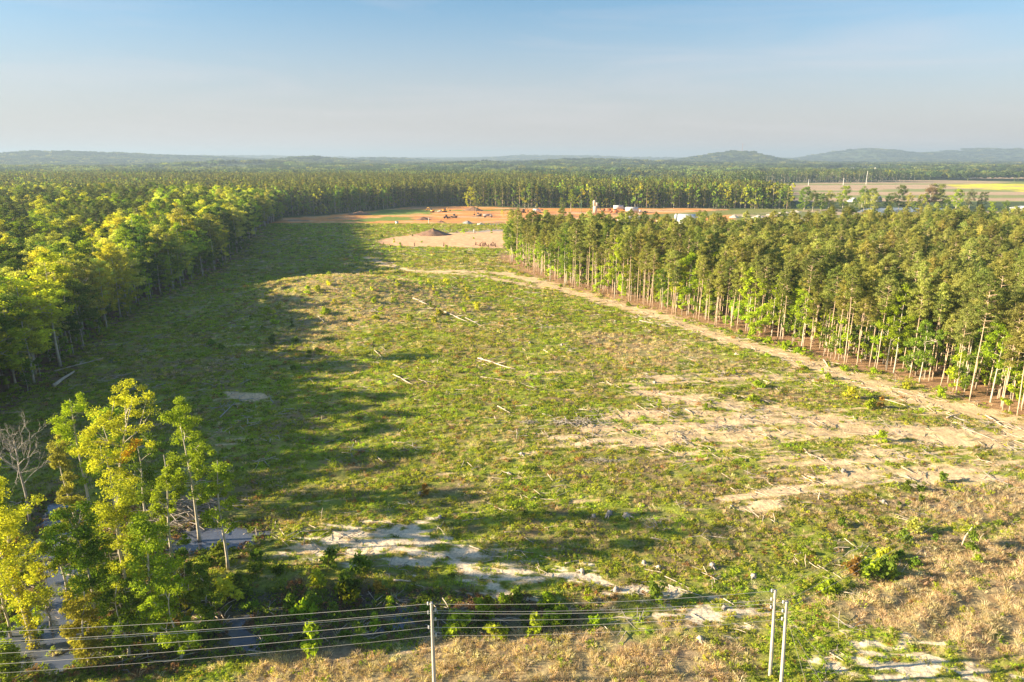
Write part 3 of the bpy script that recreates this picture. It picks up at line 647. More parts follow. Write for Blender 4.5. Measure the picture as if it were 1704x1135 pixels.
for flag, T, nm, lb in ((True, T_BL, 'broadleaf_wood', 'yellow green crowns further back in the left-hand wood'), (False, T_PN, 'pine_wood', 'dark pine crowns further back in the left-hand wood')):
    r_ = np.where(rest & (isbl == flag))[0]; n = len(r_); 
    if flag:
        c = rng.random((n, 1)); tn = np.where(c < .3, jit(rng, YG, n), np.where(c < .45, jit(rng, PALE, n), np.where(c < .65, jit(rng, LIME, n), jit(rng, MID, n))))
    else: tn = np.where(rng.random((n, 1)) < .6, jit(rng, PINED * 1.2, n, .25), jit(rng, PINE3, n, .2))
    scatter(nm, np.stack([gx[r_], gy[r_], zz[r_]], 1), rng.random(n) * 6.28, rng.uniform(1.05, 1.45, n), tn, T, lb, 'wood', 12 + flag, sz=rng.uniform(.86, 1.08, n))
gx, gy = grid(rng, -260, -40, 60, 420, 3.2); s = sdf(gx, gy, WOOD_L); k = (s < -0.5) & (s > -16) & (rng.random(len(s)) < .40) & infov(gx, gy, 5, 60); gx, gy, s = gx[k], gy[k], s[k]; n = len(gx)
zz = height(gx, gy); order = np.argsort(np.hypot(gx, gy) - 2 * s)
for i in order[:90]:
    plant(SAP[rng.integers(3)], gx[i], gy[i], zz[i], rng.random() * 6.28, rng.uniform(.6, 1.2), jit(rng, [LIME, MID][rng.choice(2)], 1)[0], 'small shaded tree at the foot of the left wood ' + sel(math.hypot(gx[i], gy[i])), 'young tree', 'young trees along the left-hand wood')
r_ = order[90:]; n = len(r_)
scatter('undergrowth', np.stack([gx[r_], gy[r_], zz[r_]], 1), rng.random(n) * 6.28, rng.uniform(.6, 1.2, n), jit(rng, MID, n, .25), T_SAP, 'green undergrowth along the foot of the left-hand wood', 'undergrowth', 15)

# ------------------------------------------------------------------ woods of the middle distance
BELT = [A(452, 590), A(470, 632), A(540, 655), A(620, 715), A(690, 780), A(780, 785), A(870, 752), A(1000, 747), A(1180, 742), A(1318, 725), A(1300, 800), A(1265, 860), A(1000, 960), A(900, 1250), A(300, 1330), (-1400, 1330), (-1400, 600), A(380, 600)]
gx, gy = grid(rng, -1400, 420, 560, 1330, 6.2); s = sdf(gx, gy, BELT); k = (s < 0) & infov(gx, gy, 10, 160) & (sdf(gx, gy, WOOD_L) > 1); gx, gy, s = gx[k], gy[k], s[k]
zz = height(gx, gy); bx, by = A(420, 1000)
edge = ss(-26, -4, s); nb = fbm(gx / 70, gy / 70, 221, 3); px_, _ = pxof(gx, gy)
pbl = np.clip(.05 + .62 * edge + .75 * (nb > .60) * ((px_ < 330) | (px_ > 880)), 0, .85); pbl = np.where((px_ > 300) & (px_ < 900) & (gy > 760), .03, pbl)
isbl = rng.random(len(gx)) < pbl
n = isbl.sum(); c = rng.random((n, 1)); tn = np.where(c < .40, jit(rng, MID * 1.5, n), np.where(c < .7, jit(rng, YG * .8, n), jit(rng, MID, n)))
scatter('broadleaf_wood', np.stack([gx, gy, zz], 1)[isbl], rng.random(n) * 6.28, rng.uniform(.8, 1.12, n), tn, T_BLL, 'leafy trees in the belt behind the dirt site', 'wood', 21)
k = ~isbl; n = k.sum(); tn = np.where(rng.random((n, 1)) < .7, jit(rng, C3(.17, .19, .055), n, .2), jit(rng, PINE1 * .85, n, .2))
scatter('pine_wood', np.stack([gx, gy, zz], 1)[k], rng.random(n) * 6.28, rng.uniform(.92, 1.1, n), tn, T_PNL, 'dark pine plantation behind the dirt site', 'wood', 22, sz=rng.uniform(.92, 1.12, n))
gx, gy = grid(rng, -260, 430, 570, 800, 4.2); s = sdf(gx, gy, BELT); k = (s < 2) & (s > -9) & (rng.random(len(s)) < .6) & (sdf(gx, gy, WOOD_L) > 1); gx, gy = gx[k], gy[k]; n = len(gx)
scatter('undergrowth', np.stack([gx, gy, height(gx, gy)], 1), rng.random(n) * 6.28, rng.uniform(.6, 1.7, n), np.where(rng.random((n, 1)) < .6, jit(rng, MID, n, .25), jit(rng, YG * .6, n, .2)), T_SAP, 'bushes and young trees along the foot of the treeline behind the site', 'undergrowth', 23)
# infill between the pines so that the ground does not show
# belts and copses beyond, out to the foot of the hills
def beyond(y0, y1, sp, scl, seed, T, lb):
    dk = 1.0 if y1 < 3500 else .6
    rng = np.random.default_rng(seed); gx, gy = grid(rng, -y1 * .95, y1 * .95, y0, y1, sp); k = infov(gx, gy, 10, 120); gx, gy = gx[k], gy[k]
    m = masks(gx, gy); bare = (m['field'] > .15) | (m['field2'] > .3) | (m['yellow'] > .1) | (m['pad'] > .1) | (m['yard'] > .1) | (m['site'] > .1) | (m['bank'] > .1)
    bt = sdf(gx, gy, BELT) < 3
    cov = fbm(gx / 260, gy / 340, seed + 1, 3)
    ok = ~bare & ~bt & (gy > 640)
    ok &= (cov > .36) | (gy > 3800)
    gx, gy, cov = gx[ok], gy[ok], cov[ok]; n = len(gx); z = height(gx, gy)
    u = fbm(gx / 120, gy / 160, seed + 5, 3)[:, None]; c = rng.random((n, 1))
    tn = np.where(u > .52, jit(rng, C3(.21, .26, .075), n, .2) * dk, jit(rng, C3(.09, .135, .05), n, .2) * dk); tn = np.where((c < .15) & (u > .45), jit(rng, YG * .45, n), tn); tn = np.where(c > .85, jit(rng, PINED, n), tn)
    tn = np.clip(tn, 0, 1); sc = rng.uniform(.8, 1.2, n) * scl
    scatter('far_wood', np.stack([gx, gy, z], 1), rng.random(n) * 6.28, sc, tn, T, lb, 'wood', seed, sz=rng.uniform(.75, 1.15, n))
beyond(860, 1650, 11.0, 1.05, 301, T_BLL, 'tree belts round the tan fields in the distance')
beyond(1650, 3000, 30, .95, 311, T_CL, 'distant woods and copses of the plain')
beyond(3000, 5600, 46, 1.4, 321, T_CL, 'hazy woods covering the far plain and low hills')
beyond(5600, 9500, 85, 2.3, 331, T_CL, 'blue hazy woods on the farthest hills')

# ------------------------------------------------------------------ ground cover of the clearing
def blades(rng, n, R_, h0, h1, w):
    a = rng.random(n) * 6.28; r = R_ * rng.random(n) ** .6; p = np.stack([r * np.cos(a), r * np.sin(a), np.full(n, -.03)], 1)
    d = np.stack([np.cos(a) * rng.uniform(.1, .75, n), np.sin(a) * rng.uniform(.1, .75, n), np.ones(n)], 1); d /= np.linalg.norm(d, axis=1)[:, None]
    h = rng.uniform(h0, h1, n)[:, None]; t = np.cross(d, rng.normal(size=(n, 3))); t /= np.linalg.norm(t, axis=1)[:, None]
    mid = p + d * h * .6; bend = mid + d * h * .4 * np.array([1, 1, .3]) + np.stack([np.cos(a), np.sin(a), np.zeros(n)], 1) * h * .18
    v = np.concatenate([np.stack([p - t * w, p + t * w, mid + t * w * 1.1, mid - t * w * 1.1], 1), np.stack([mid - t * w * 1.1, mid + t * w * 1.1, bend + t * w * .5, bend - t * w * .5], 1)]).reshape(-1, 3)
    return v, np.arange(n * 8).reshape(-1, 4), np.repeat(np.clip(rng.normal(.5, .25, n * 2), 0, 1), 4)
def mkt(v, q, var): return inst_template([mk('tuft', v, q, LEAF_O, link=False, var=var)], mm)
rng = np.random.default_rng(77)
def weedm(rng, R_, h, nc, per, leaf, rc):
    a = rng.random(nc) * 6.28; r = R_ * rng.random(nc) ** .6
    return leaves(rng, np.stack([r * np.cos(a), r * np.sin(a), h * rng.uniform(.1, .8, nc)], 1), np.full(nc, rc), per, leaf, .8, 1.3, .5)
T_WEED = [mkt(*weedm(rng, .42, .20, 6, 9, .15, .20)) for _ in range(4)] + [mkt(*weedm(rng, .7, .36, 10, 12, .16, .24)) for _ in range(2)]
T_STRAW = [mkt(*blades(rng, 30, .34, .25, .65, .015)) for _ in range(4)]
T_LOW = [mkt(*blades(rng, 26, .5, .12, .34, .03)) for _ in range(3)]
def cover(seed, D0, D1, rho, scl):
    rng = np.random.default_rng(seed); sp = 1 / math.sqrt(rho)
    gx, gy = grid(rng, -.9 * D1 - 25, .9 * D1 + 25, D0, D1, sp, .5); k = infov(gx, gy, 0, 50); gx, gy = gx[k], gy[k]
    k = (sdf(gx, gy, WOOD_L) > -6) & (sdf(gx, gy, WOOD_R) > -3) & (sdf(gx, gy, PAD) > -1) & (gy < 562); gx, gy = gx[k], gy[k]
    m = masks(gx, gy); z = height(gx, gy)
    bare = np.maximum(ss(.1, .7, m['sand']) * .97, ss(.1, .7, m['white']) * .96)
    pw = ss(-.33, -.22, z) * (m['swamp'] > .3) + (m['swamp'] <= .3)   # nothing grows in the open water
    gap = ss(.28, .52, fbm(gx / 2.6, gy / 2.0, 401, 3))
    keep = rng.random(len(gx)) < (1 - bare) * pw * (.18 + .76 * gap) * (1 - m['pad']) * (1 - .75 * (1 - ss(-1, 4, m['woodR'])))
    gx, gy, z = gx[keep], gy[keep], z[keep]; m = {a: (b_[keep] if isinstance(b_, np.ndarray) else b_) for a, b_ in m.items()}
    n = len(gx); lush = m['n3'] * .45 + m['n2'] * .35 + m['n1'] * .2
    ps = np.clip(.07 + .86 * m['straw'] + .22 * (1 - ss(.38, .50, lush)) + .13 * ss(-10, 70, gx), 0, .93)
    typ = np.where(rng.random(n) < ps, 1, np.where(rng.random(n) < .45, 2, 0))
    g = ss(.36, .62, lush + rng.normal(0, .05, n))[:, None]
    col = jit(rng, C3(.37, .39, .05), n, .2) * (1 - g) + jit(rng, C3(.35, .46, .04), n, .2) * g
    c = rng.random((n, 1)); col = np.where(c < .16, jit(rng, C3(.46, .46, .06), n), col); col = np.where(c > .95, jit(rng, C3(.38, .22, .09), n), col); col = np.where((c > .82) & (c < .95), jit(rng, C3(.17, .23, .04), n), col)
    scol = jit(rng, C3(.66, .53, .35), n, .2); c = rng.random((n, 1)); scol = np.where(c < .2, jit(rng, C3(.50, .38, .24), n), scol)
    # the swamp margin: darker brush with russet patches
    sw = (m['swamp'] > .4); col[sw] = np.where(rng.random((sw.sum(), 1)) < .28, C3(.27, .16, .09), C3(.22, .28, .04)) * rng.uniform(.7, 1.5, (sw.sum(), 1))
    typ[sw & (rng.random(n) < .75)] = 0
    s = rng.uniform(.5, 1.15, n) * scl * np.where(sw, 1.25, 1)
    big = (m['straw'] > .6) & (gy < 130); s = np.where(big, s * 1.25, s)
    P3 = np.stack([gx, gy, z], 1)
    for t, T, cc, nm, lb in ((0, T_WEED, col, 'weeds', 'low leafy green weeds covering the clearing'), (1, T_STRAW, scol, 'dry_grass', 'bunches of dry straw coloured grass'), (2, T_LOW, col, 'grass', 'short green grass of the clearing')):
        k = typ == t; scatter(nm, P3[k], rng.random(k.sum()) * 6.28, s[k] * (1.2 if t == 2 else 1), cc[k], T, lb, 'ground cover', seed + t)
cover(500, 38, 92, 3.2, .95)
cover(510, 92, 150, 2.0, 1.1)
cover(520, 150, 260, 1.15, 1.4)
cover(530, 260, 562, .42, 2.1)

# slash: small broken sticks strewn over the clearing
def stickm(rng, n, R_, l0, l1, r_):
    mb = MB()
    for _ in range(n):
        a = rng.random() * 6.28; c = rng.normal(0, R_ / 2, 2); l = rng.uniform(l0, l1); d = np.array([math.cos(a), math.sin(a), rng.normal(0, .12)]) * l / 2; p = np.array([c[0], c[1], .08 + rng.random() * .12])
        mb.tube([p - d, p + rng.normal(0, .06, 3), p + d], [r_, r_ * .9, r_ * .4], 4)
    return mb
def dw(m): return m
T_STK = [inst_template([stickm(rng, 4, 1.1, .8, 2.2, .035).build('sticks', DEADW, link=False)], dw) for _ in range(4)] + [inst_template([stickm(rng, 9, 1.4, .6, 1.8, .03).build('sticks', DEADG, link=False)], dw)]
gx, gy = grid(rng, -260, 260, 45, 470, 3.3, .5); k = infov(gx, gy, 0, 30) & (sdf(gx, gy, WOOD_L) > 0) & (sdf(gx, gy, WOOD_R) > -1) & (sdf(gx, gy, PAD) > 1); gx, gy = gx[k], gy[k]
m = masks(gx, gy); k = (rng.random(len(gx)) < .10 + .65 * ss(-3, 3, 3 - np.abs(m['trackd'] - 1)) * (np.hypot(gx, gy) < 230) + .35 * m['white'] + .16 * (m['n2'] > .56)) & (m['straw'] < .9); gx, gy = gx[k], gy[k]; n = len(gx)
scatter('slash', np.stack([gx, gy, height(gx, gy)], 1), rng.normal(.0, .9, n), rng.uniform(.6, 1.5, n) * (1 + np.hypot(gx, gy) / 500), np.ones((n, 3)), T_STK, 'bleached sticks and bark left by the loggers', 'debris', 61)

# ------------------------------------------------------------------ logs, stumps, snags
def logm(seed, L_, r_, forks=2, bend=.25, mtl=DEADW):
    rng = np.random.default_rng(seed); n = 7; t = np.linspace(-.5, .5, n); mb = MB()
    p = np.stack([t * L_, np.cumsum(rng.normal(0, bend, n)) * .4, np.full(n, r_ * .7 + .12) + rng.normal(0, .02, n)], 1); mb.tube(p, r_ * (1 - .55 * (t + .5)), 6)
    for i in range(forks):
        k = rng.integers(2, n - 1); s = p[k]; d = np.array([rng.uniform(.4, 1), rng.choice([-1, 1]) * rng.uniform(.4, .9), rng.uniform(.05, .4)]) * L_ * rng.uniform(.15, .28)
        mb.tube([s, s + d * .5 + rng.normal(0, .08, 3), s + d], [r_ * .5, r_ * .35, r_ * .15], 6)
    return mb.build('fallen_log', mtl, link=False, smooth=True)
LOGM = [logm(71, 6, .16, 1), logm(72, 7, .13, 3), logm(73, 8, .10, 2), logm(74, 5, .20, 0, .1), logm(75, 6, .12, 4, .3, DEADG), logm(76, 5.5, .17, 1, .2, DEADG)]
LL = [6, 7, 8, 5, 6, 5.5]
def between(p, q, kind, label, group='fallen timber on the clearing', fat=1.0, raise_=0):
    a, b_ = G(*p), G(*q); d = b_ - a; L_ = d.length; o = bpy.data.objects.new('fallen_log', LOGM[kind]); COL.objects.link(o)
    o.location = (a + b_) / 2 + Vector((0, 0, .05 + raise_)); o.rotation_euler = (0, -math.atan2(d.z, math.hypot(d.x, d.y)) * .6, math.atan2(d.y, d.x)); s = L_ / LL[kind]; f = fat * .62 * max(.7, min(1.3, s)) * (1 + a.length / 900)
    o.scale = (s, f, f); return tag(o, label, 'log', group)
lg = [((90, 646), (124, 622), 3, 'big pale trunk lying in the shade at the foot of the left-hand wood', 2.3), ((90, 620), (170, 597), 1, 'long dark fallen trunk just behind the big pale trunk', 1.3),
    ((796, 598), (860, 616), 1, 'long forked white branch in the middle of the sunlit clearing', 1.6), ((905, 583), (926, 597), 2, 'thin white pole right of the long forked branch', 1.3), ((828, 677), (848, 689), 0, 'short white log left of the bare sandy fan', 1.4),
    ((775, 530), (795, 541), 4, 'brown rotten log where the dark gully runs', 1.4), ((740, 520), (780, 537), 1, 'splintered pale log below the sunlit knoll', 1.6), ((688, 497), (715, 509), 1, 'pale forked log on the right flank of the knoll', 1.8), ((618, 513), (634, 524), 2, 'thin white log on the front slope of the knoll', 1.6), ((530, 527), (543, 541), 2, 'small white log low on the knoll near the shadow', 1.5), ((622, 583), (638, 597), 2, 'slender bare pole at the tip of the long tree shadow', 1.2),
    ((655, 625), (690, 641), 1, 'curved white branch in the lush green hollow', 1.3), ((400, 640), (418, 632), 4, 'bleached bent limb by the pale patch in the shade', 1.5), ((385, 657), (398, 655), 0, 'stubby white log at the end of the pale patch', 2), ((455, 672), (450, 660), 5, 'forked grey limb right of the pale patch', 1.3), ((365, 697), (392, 672), 4, 'long grey limb below the pale patch', 1.3), ((540, 738), (575, 730), 4, 'twisted grey limb in the deep green shade', 1.2), ((628, 762), (637, 771), 0, 'short white log beside the footworn gap', 1.2),
    ((800, 628), (880, 640), 2, 'thin bare stem lying across the lower green clearing', .9), ((1095, 655), (1130, 664), 2, 'white pole along the upper bare sandy lane', 1.3), ((1060, 675), (1082, 688), 2, 'thin white stick between the upper and middle sandy lanes', 1.3), ((1140, 682), (1150, 688), 3, 'stubby pale log on the middle sandy lane', 1.3), ((1035, 741), (1100, 743), 2, 'long thin pole on the lowest sandy lane', 1.0), ((1065, 535), (1115, 546), 4, 'bleached tangle of limbs beside the bend of the track', 1.4),
    ((655, 968), (684, 970), 3, 'thick short pale log just above the power lines', 1.5), ((684, 973), (710, 979), 2, 'thin pale stick touching the thick short log', 1.2), ((500, 886), (560, 882), 4, 'long grey bent branch at the left of the white sand', 1.1), ((530, 895), (555, 880), 2, 'grey prong crossing the long bent branch', 1), ((555, 886), (600, 902), 2, 'arched grey stem running onto the white sand', 1), ((540, 927), (580, 923), 5, 'dark wet branch below the white sand', 1.1), ((624, 944), (658, 940), 2, 'thin grey pole below the white sand', 1), ((782, 910), (826, 925), 1, 'long forked branch between the two white sand patches', 1.2), ((815, 935), (824, 918), 4, 'short twisted limb leaning on the long forked branch', 1.1), ((872, 895), (890, 907), 4, 'curved white limb above the second white sand patch', 1.1), ((585, 984), (610, 1001), 2, 'thin pale stick in the swampy brush', 1), ((868, 996), (912, 1006), 2, 'long pale stem above the first power line', 1), ((1098, 985), (1082, 1000), 2, 'thin stick at the end of the washed sand', 1),
    ((1106, 960), (1152, 982), 2, 'upper one of two long bleached poles by the sandy wash', 1.2), ((1112, 975), (1190, 1001), 2, 'lower one of two long bleached poles by the sandy wash', 1.3), ((1204, 998), (1222, 1010), 0, 'short white log past the two long poles', 1.1), ((1150, 1022), (1172, 1036), 0, 'white log on the lower end of the sandy wash', .9), ((1238, 1038), (1252, 1044), 3, 'stub of pale log under the right end of the wires', .8), ((1380, 1088), (1405, 1103), 0, 'white log on the bare patch right of the twin poles', .9), ((1360, 942), (1378, 953), 0, 'white log among tawny bushes right of centre', 1), ((1425, 866), (1436, 874), 2, 'thin white stick high on the green slope', 1), ((1310, 812), (1340, 822), 2, 'pale pole beside the short standing post', .9), ((1400, 1040), (1420, 1045), 3, 'pale log at the top of the bare patch', .8),
    ((95, 918), (135, 905), 3, 'grey plank-like trunk lying over the swamp water', 1.6), ((60, 925), (120, 908), 0, 'upper fallen trunk crossing the swamp water', 1.3), ((325, 900), (348, 893), 5, 'dark branch floating at the left of the open pool', 1.0), ((405, 892), (428, 882), 5, 'dark forked branch sticking from the right of the pool', 1.1), ((412, 900), (420, 888), 5, 'short black branch in the pool below the forked one', 1.0), ((350, 978), (396, 983), 2, 'pale bent stem in the brush below the pool', 1),
    ((1350, 635), (1385, 641), 1, 'grey log beside the wide track below the pines', 1.2), ((1470, 665), (1530, 683), 2, 'long white pole along the edge of the wide track', 1.3), ((1495, 652), (1520, 660), 1, 'pale bark slab in the rutted part of the track', 1.3), ((1575, 690), (1612, 705), 4, 'whitened limb at the outer side of the track', 1.2), ((1640, 693), (1680, 715), 1, 'forked white limb on the track near the right edge', 1.4), ((1600, 712), (1660, 735), 2, 'long stick running beside the track near the right edge', 1.2), ((1575, 697), (1600, 690), 3, 'pale round log by the pine roots', 1.2), ((1370, 600), (1378, 612), 3, 'small pale log at the pine edge', 1)]
for p, q, k, lb, f in lg: between(p, q, k, lb, fat=f)
# many smaller ones
rng = np.random.default_rng(88); spots = [('on the lit green slope between the wires and the sandy lanes', (750, 1250), (760, 940)), ('in the middle of the clearing above the sandy lanes', (640, 1000), (540, 740)), ('on the knoll and its flank', (450, 800), (468, 540)), ('in the shaded left half of the clearing', (330, 620), (560, 860)), ('on the right-hand green slope above the straw grass', (1200, 1600), (800, 930)), ('between the track and the sandy lanes', (1050, 1500), (590, 680)), ('far up the clearing before the dirt pad', (500, 820), (385, 445))]
for where, xr, yr in spots:
    for _ in range(24 if xr[0] != 1200 else 14):
        px, py = rng.uniform(*xr), rng.uniform(*yr); g = G(px, py); 
        if sdf(A1(g.x), A1(g.y), WOOD_R)[0] < 1 or sdf(A1(g.x), A1(g.y), WOOD_L)[0] < 1: continue
        o = bpy.data.objects.new('fallen_log', LOGM[rng.integers(6)]); COL.objects.link(o); o.location = g + Vector((0, 0, .06)); o.rotation_euler = (0, 0, rng.normal(-.3, .7)); s = rng.uniform(.18, .42) * (1 + g.length / 500); o.scale = (s, s * 1.0, s * 1.0)
        tag(o, 'small bleached log ' + where, 'log', 'small logs ' + where)
def stumpm(seed):
    rng = np.random.default_rng(seed); mb = MB(); k = 9; v = []
    for z, r0 in ((-.15, .62), (.12, .42), (.4, .33), (.55, .32)):
        for i in range(k): a = i * 6.283 / k; r = r0 * (1 + .3 * rng.normal() * (.5 if z > .2 else 1)); v.append((r * math.cos(a), r * math.sin(a), z + .05 * rng.normal()))
    v.append((0, 0, .58)); q = [(j * k + i, j * k + (i + 1) % k, (j + 1) * k + (i + 1) % k, (j + 1) * k + i) for j in range(3) for i in range(k)]
    mb.add(v, q, [(3 * k + i, 3 * k + (i + 1) % k, 4 * k) for i in range(k)])
    for i in range(4): a = rng.random() * 6.28; mb.tube([(0, 0, .1), (.6 * math.cos(a), .6 * math.sin(a), .15), (1.1 * math.cos(a), 1.1 * math.sin(a), .0)], [.14, .1, .04], 4)
    return mb.build('stump', DEADW if seed % 2 else DEADG, link=False, smooth=False)
STM = [stumpm(i) for i in range(5)]
st = [(868, 757, 'weathered grey stump left of the lowest sandy lane'), (1042, 860, 'largest pale stump above the oblong shadow'), (1014, 857, 'grey stump left of the largest pale stump'), (988, 861, 'splintered low stump at the left of three'), (1225, 590, 'small stump beside the track bend'), (882, 572, 'small pale stump high in the clearing'), (1024, 536, 'white stump below the narrow track'), (1090, 637, 'pale stump at the head of the upper sandy lane'), (847, 790, 'white-topped stump in the green below the lanes'), (698, 822, 'dark stump beside the russet bush'), (732, 862, 'greyish stump left of the lit slope'), (1217, 845, 'flat stump right of the sandy streak'), (1254, 960, 'round grey stump above the bleached poles'), (1185, 943, 'whitish stump on the brown bare patch'), (1096, 946, 'tall stump over the bleached poles'), (968, 952, 'stump at the rim of the washed sand'), (1072, 938, 'pale stump above the washed sand'), (935, 575, 'stump near the thin white pole'), (1470, 836, 'white rock-like stump on the green slope'), (1403, 785, 'pale stump beside the lower track'), (1205, 1012, 'twisted grey root stump below the poles'), (1025, 983, 'spiky grey root wad on the washed sand'), (1165, 1065, 'half-buried stump in the straw grass'), (512, 488, 'grey broken stump on the crest of the knoll')]
for px, py, lb in st:
    g = G(px, py); o = bpy.data.objects.new('stump', STM[rng.integers(5)]); COL.objects.link(o); o.location = g; o.rotation_euler = (rng.normal(0, .1), 0, rng.random() * 6); s = rng.uniform(.5, .75) * (1 + g.length / 450) * (1.4 if 'largest' in lb else 1); o.scale = (s, s, s); tag(o, lb, 'stump', 'stumps left by the loggers')
def snag(px, py, top, lb, r_=.12, lean=.5):
    g = G(px, py); H = max(1.2, CAMH - g.y * math.tan(math.atan((top - 567.5) / 1136) + PITCH) - g.z); mb = MB(); mb.tube([(0, 0, -.2), (lean * .3, 0, H * .5), (lean, 0, H)], [r_, r_ * .8, r_ * .5]); mb.tube([(lean * .3, 0, H * .5), (lean * .3 - .5, .2, H * .62)], [r_ * .4, r_ * .2], 4)
    o = mb.build('snag', DEADW, smooth=True); o.location = g; tag(o, lb, 'snag')
snag(1600, 908, 877, 'crooked white dead stem standing on the straw slope', .13, 1.0); snag(1362, 831, 820, 'short white post standing above the green slope', .13, .05); snag(535, 862, 845, 'thin grey snag by the white sand', .07, .3); snag(252, 1000, 985, 'broken stub at the margin of the swamp brush', .1)

# brush pile
rng = np.random.default_rng(90); mb = MB()
for i in range(210):
    a = rng.normal(.15, .55) + (math.pi if rng.random() < .4 else 0); c = np.array([rng.normal(0, 2.6), rng.normal(0, 2.2), 0]); c[2] = .2 + max(0, 1.7 - np.hypot(c[0] / 2.6, c[1] / 2.4)) * rng.random() * 1.1; l = rng.uniform(1.6, 5.5); d = np.array([math.cos(a), math.sin(a), rng.normal(.0, .18)]) * l / 2; s = np.array([0, 0, rng.uniform(0, .5)])
    mb.tube([c - d, c - d * .3 + s, c + d * .4 + s, c + d], np.array([1, .9, .6, .25]) * rng.uniform(.03, .09), 4)
bpile = mb.build('brush_pile', DEADG); bpile.location = G(312, 852); bpile.scale = (1.1, 1.1, 1.15); tag(bpile, 'big heap of tangled grey branches at the edge of the pool', 'brush pile')
for px, py, s, lb in ((955, 706, 1.0, 'low dark heap of twigs on the sandy fan'), (1200, 713, .7, 'grey twig heap between the middle and lowest lanes'), (1005, 768, .55, 'loose spray of bare twigs below the lowest lane'), (880, 704, .5, 'thin scatter heap left of the dark twig heap')):
    mb = MB()
    for i in range(90):
        a = rng.random() * 6.28; c = np.array([rng.normal(0, 2.4), rng.normal(0, 1.0), .15 + rng.random() * .55]); d = np.array([math.cos(a), math.sin(a), rng.normal(0, .3)]) * rng.uniform(.4, 1.3); mb.tube([c - d, c + d], [.06, .025], 4)
    o = mb.build('brush_pile', DEADG); o.location = G(px, py); o.scale = (s * 1.1, s, s); tag(o, lb, 'brush pile')

# ------------------------------------------------------------------ shrubs
def shrubm(seed, R_, h, nc, per, leaf, rc): 
    rng = np.random.default_rng(seed); a = rng.random(nc) * 6.28; u = rng.random(nc); r = R_ * (.3 + .7 * rng.random(nc)) * (1 - .5 * u)
    v, q, var = leaves(rng, np.stack([r * np.cos(a), r * np.sin(a), h * (.15 + .8 * u)], 1), np.full(nc, rc) * rng.uniform(.7, 1.2, nc), per, leaf, .85, 1.2); return mk('shrub', v, q, LEAF_O, link=False, var=np.clip(var + np.repeat(rng.normal(0, .12, nc), per * 4), 0, 1))
SHM = [shrubm(91, .55, 1.0, 12, 26, .24, .32), shrubm(92, .8, 1.3, 16, 26, .26, .36), shrubm(93, .45, 1.5, 12, 24, .24, .3), shrubm(94, .9, .9, 16, 26, .25, .36)]
def shrub(g, s, tint, label, group):
    o = bpy.data.objects.new('shrub', SHM[rng.integers(4)]); COL.objects.link(o); o.location = g; o.rotation_euler = (0, 0, rng.random() * 6.28); o.scale = (s, s, s); o.color = (*tint, 1); return tag(o, label, 'shrub', group)
sh = [(453, 572, 1.9, DEEP, 'round dark green bush alone in the shadow of the left wood'), (542, 523, 1.7, LIME, 'round lime green bush on the knoll slope'), (1253, 668, 1.3, LIME, 'bright green bush below the upper sandy lane'), (1262, 645, 1.4, LIME, 'leafy bush above the upper sandy lane'), (1378, 631, 1.2, LIME, 'green bush on the rim of the wide track'), (1415, 663, 1.5, YG, 'yellow green bush in the strip between track and lanes'), (1448, 680, 1.7, LIME, 'broad lime bush near the russet one'), (1466, 678, 1.3, C3(.36, .22, .05), 'russet bush between the track and the sandy lanes'), (1466, 735, 1.3, LIME, 'green bush on the bare ground of the right-hand fan'), (1508, 647, 1.3, YG, 'yellow green bush between pines and the rutted track'), (1565, 661, 1.4, LIME, 'bush at the foot of the pines beside the near track'), (1305, 583, 1.3, LIME, 'left of a pair of bushes at the pine edge'), (1322, 584, 1.3, LIME, 'right of a pair of bushes at the pine edge'), (1250, 567, 1.6, LIME, 'wide bush where the track turns by the pines'), (1420, 953, 1.7, C3(.34, .20, .05), 'rust coloured bush on the straw slope'), (1446, 955, 1.8, LIME, 'vivid green thicket beside the rust bush'), (1470, 962, 1.7, MID, 'dark green thicket right of the rust bush'), (1520, 885, 1.7, PALE, 'pale conical sapling on the straw slope'), (1470, 930, 1.4, YG, 'yellow green bush above the rust bush'), (1380, 985, 1.5, LIME, 'bright bush right above the twin poles'), (1615, 917, 1.7, MID, 'green bush at the base of the crooked dead stem'), (707, 825, 1.2, C3(.42, .25, .05), 'russet bush at the shadow edge'), (520, 1085, 2.2, LIME, 'bright bushy plant under the wires left of the near pole'), (760, 1048, 1.9, LIME, 'green bush right of the near pole top'), (1090, 1000, 1.5, MID, 'dark bush by the wash under the wires'), (380, 1000, 2.0, YG, 'yellowish bush in the swamp brush'), (530, 975, 1.8, YG, 'yellow green bush over the dark mud'), (630, 985, 1.3, C3(.38, .26, .05), 'ochre bush over the dark mud'), (860, 1000, 1.5, MID, 'dark bush below the second sand patch')]
for px, py, s, c, lb in sh: g = G(px, py); shrub(g, s * (1 + g.length / 700), jit(rng, c, 1, .08)[0], lb, 'shrubs of the clearing')
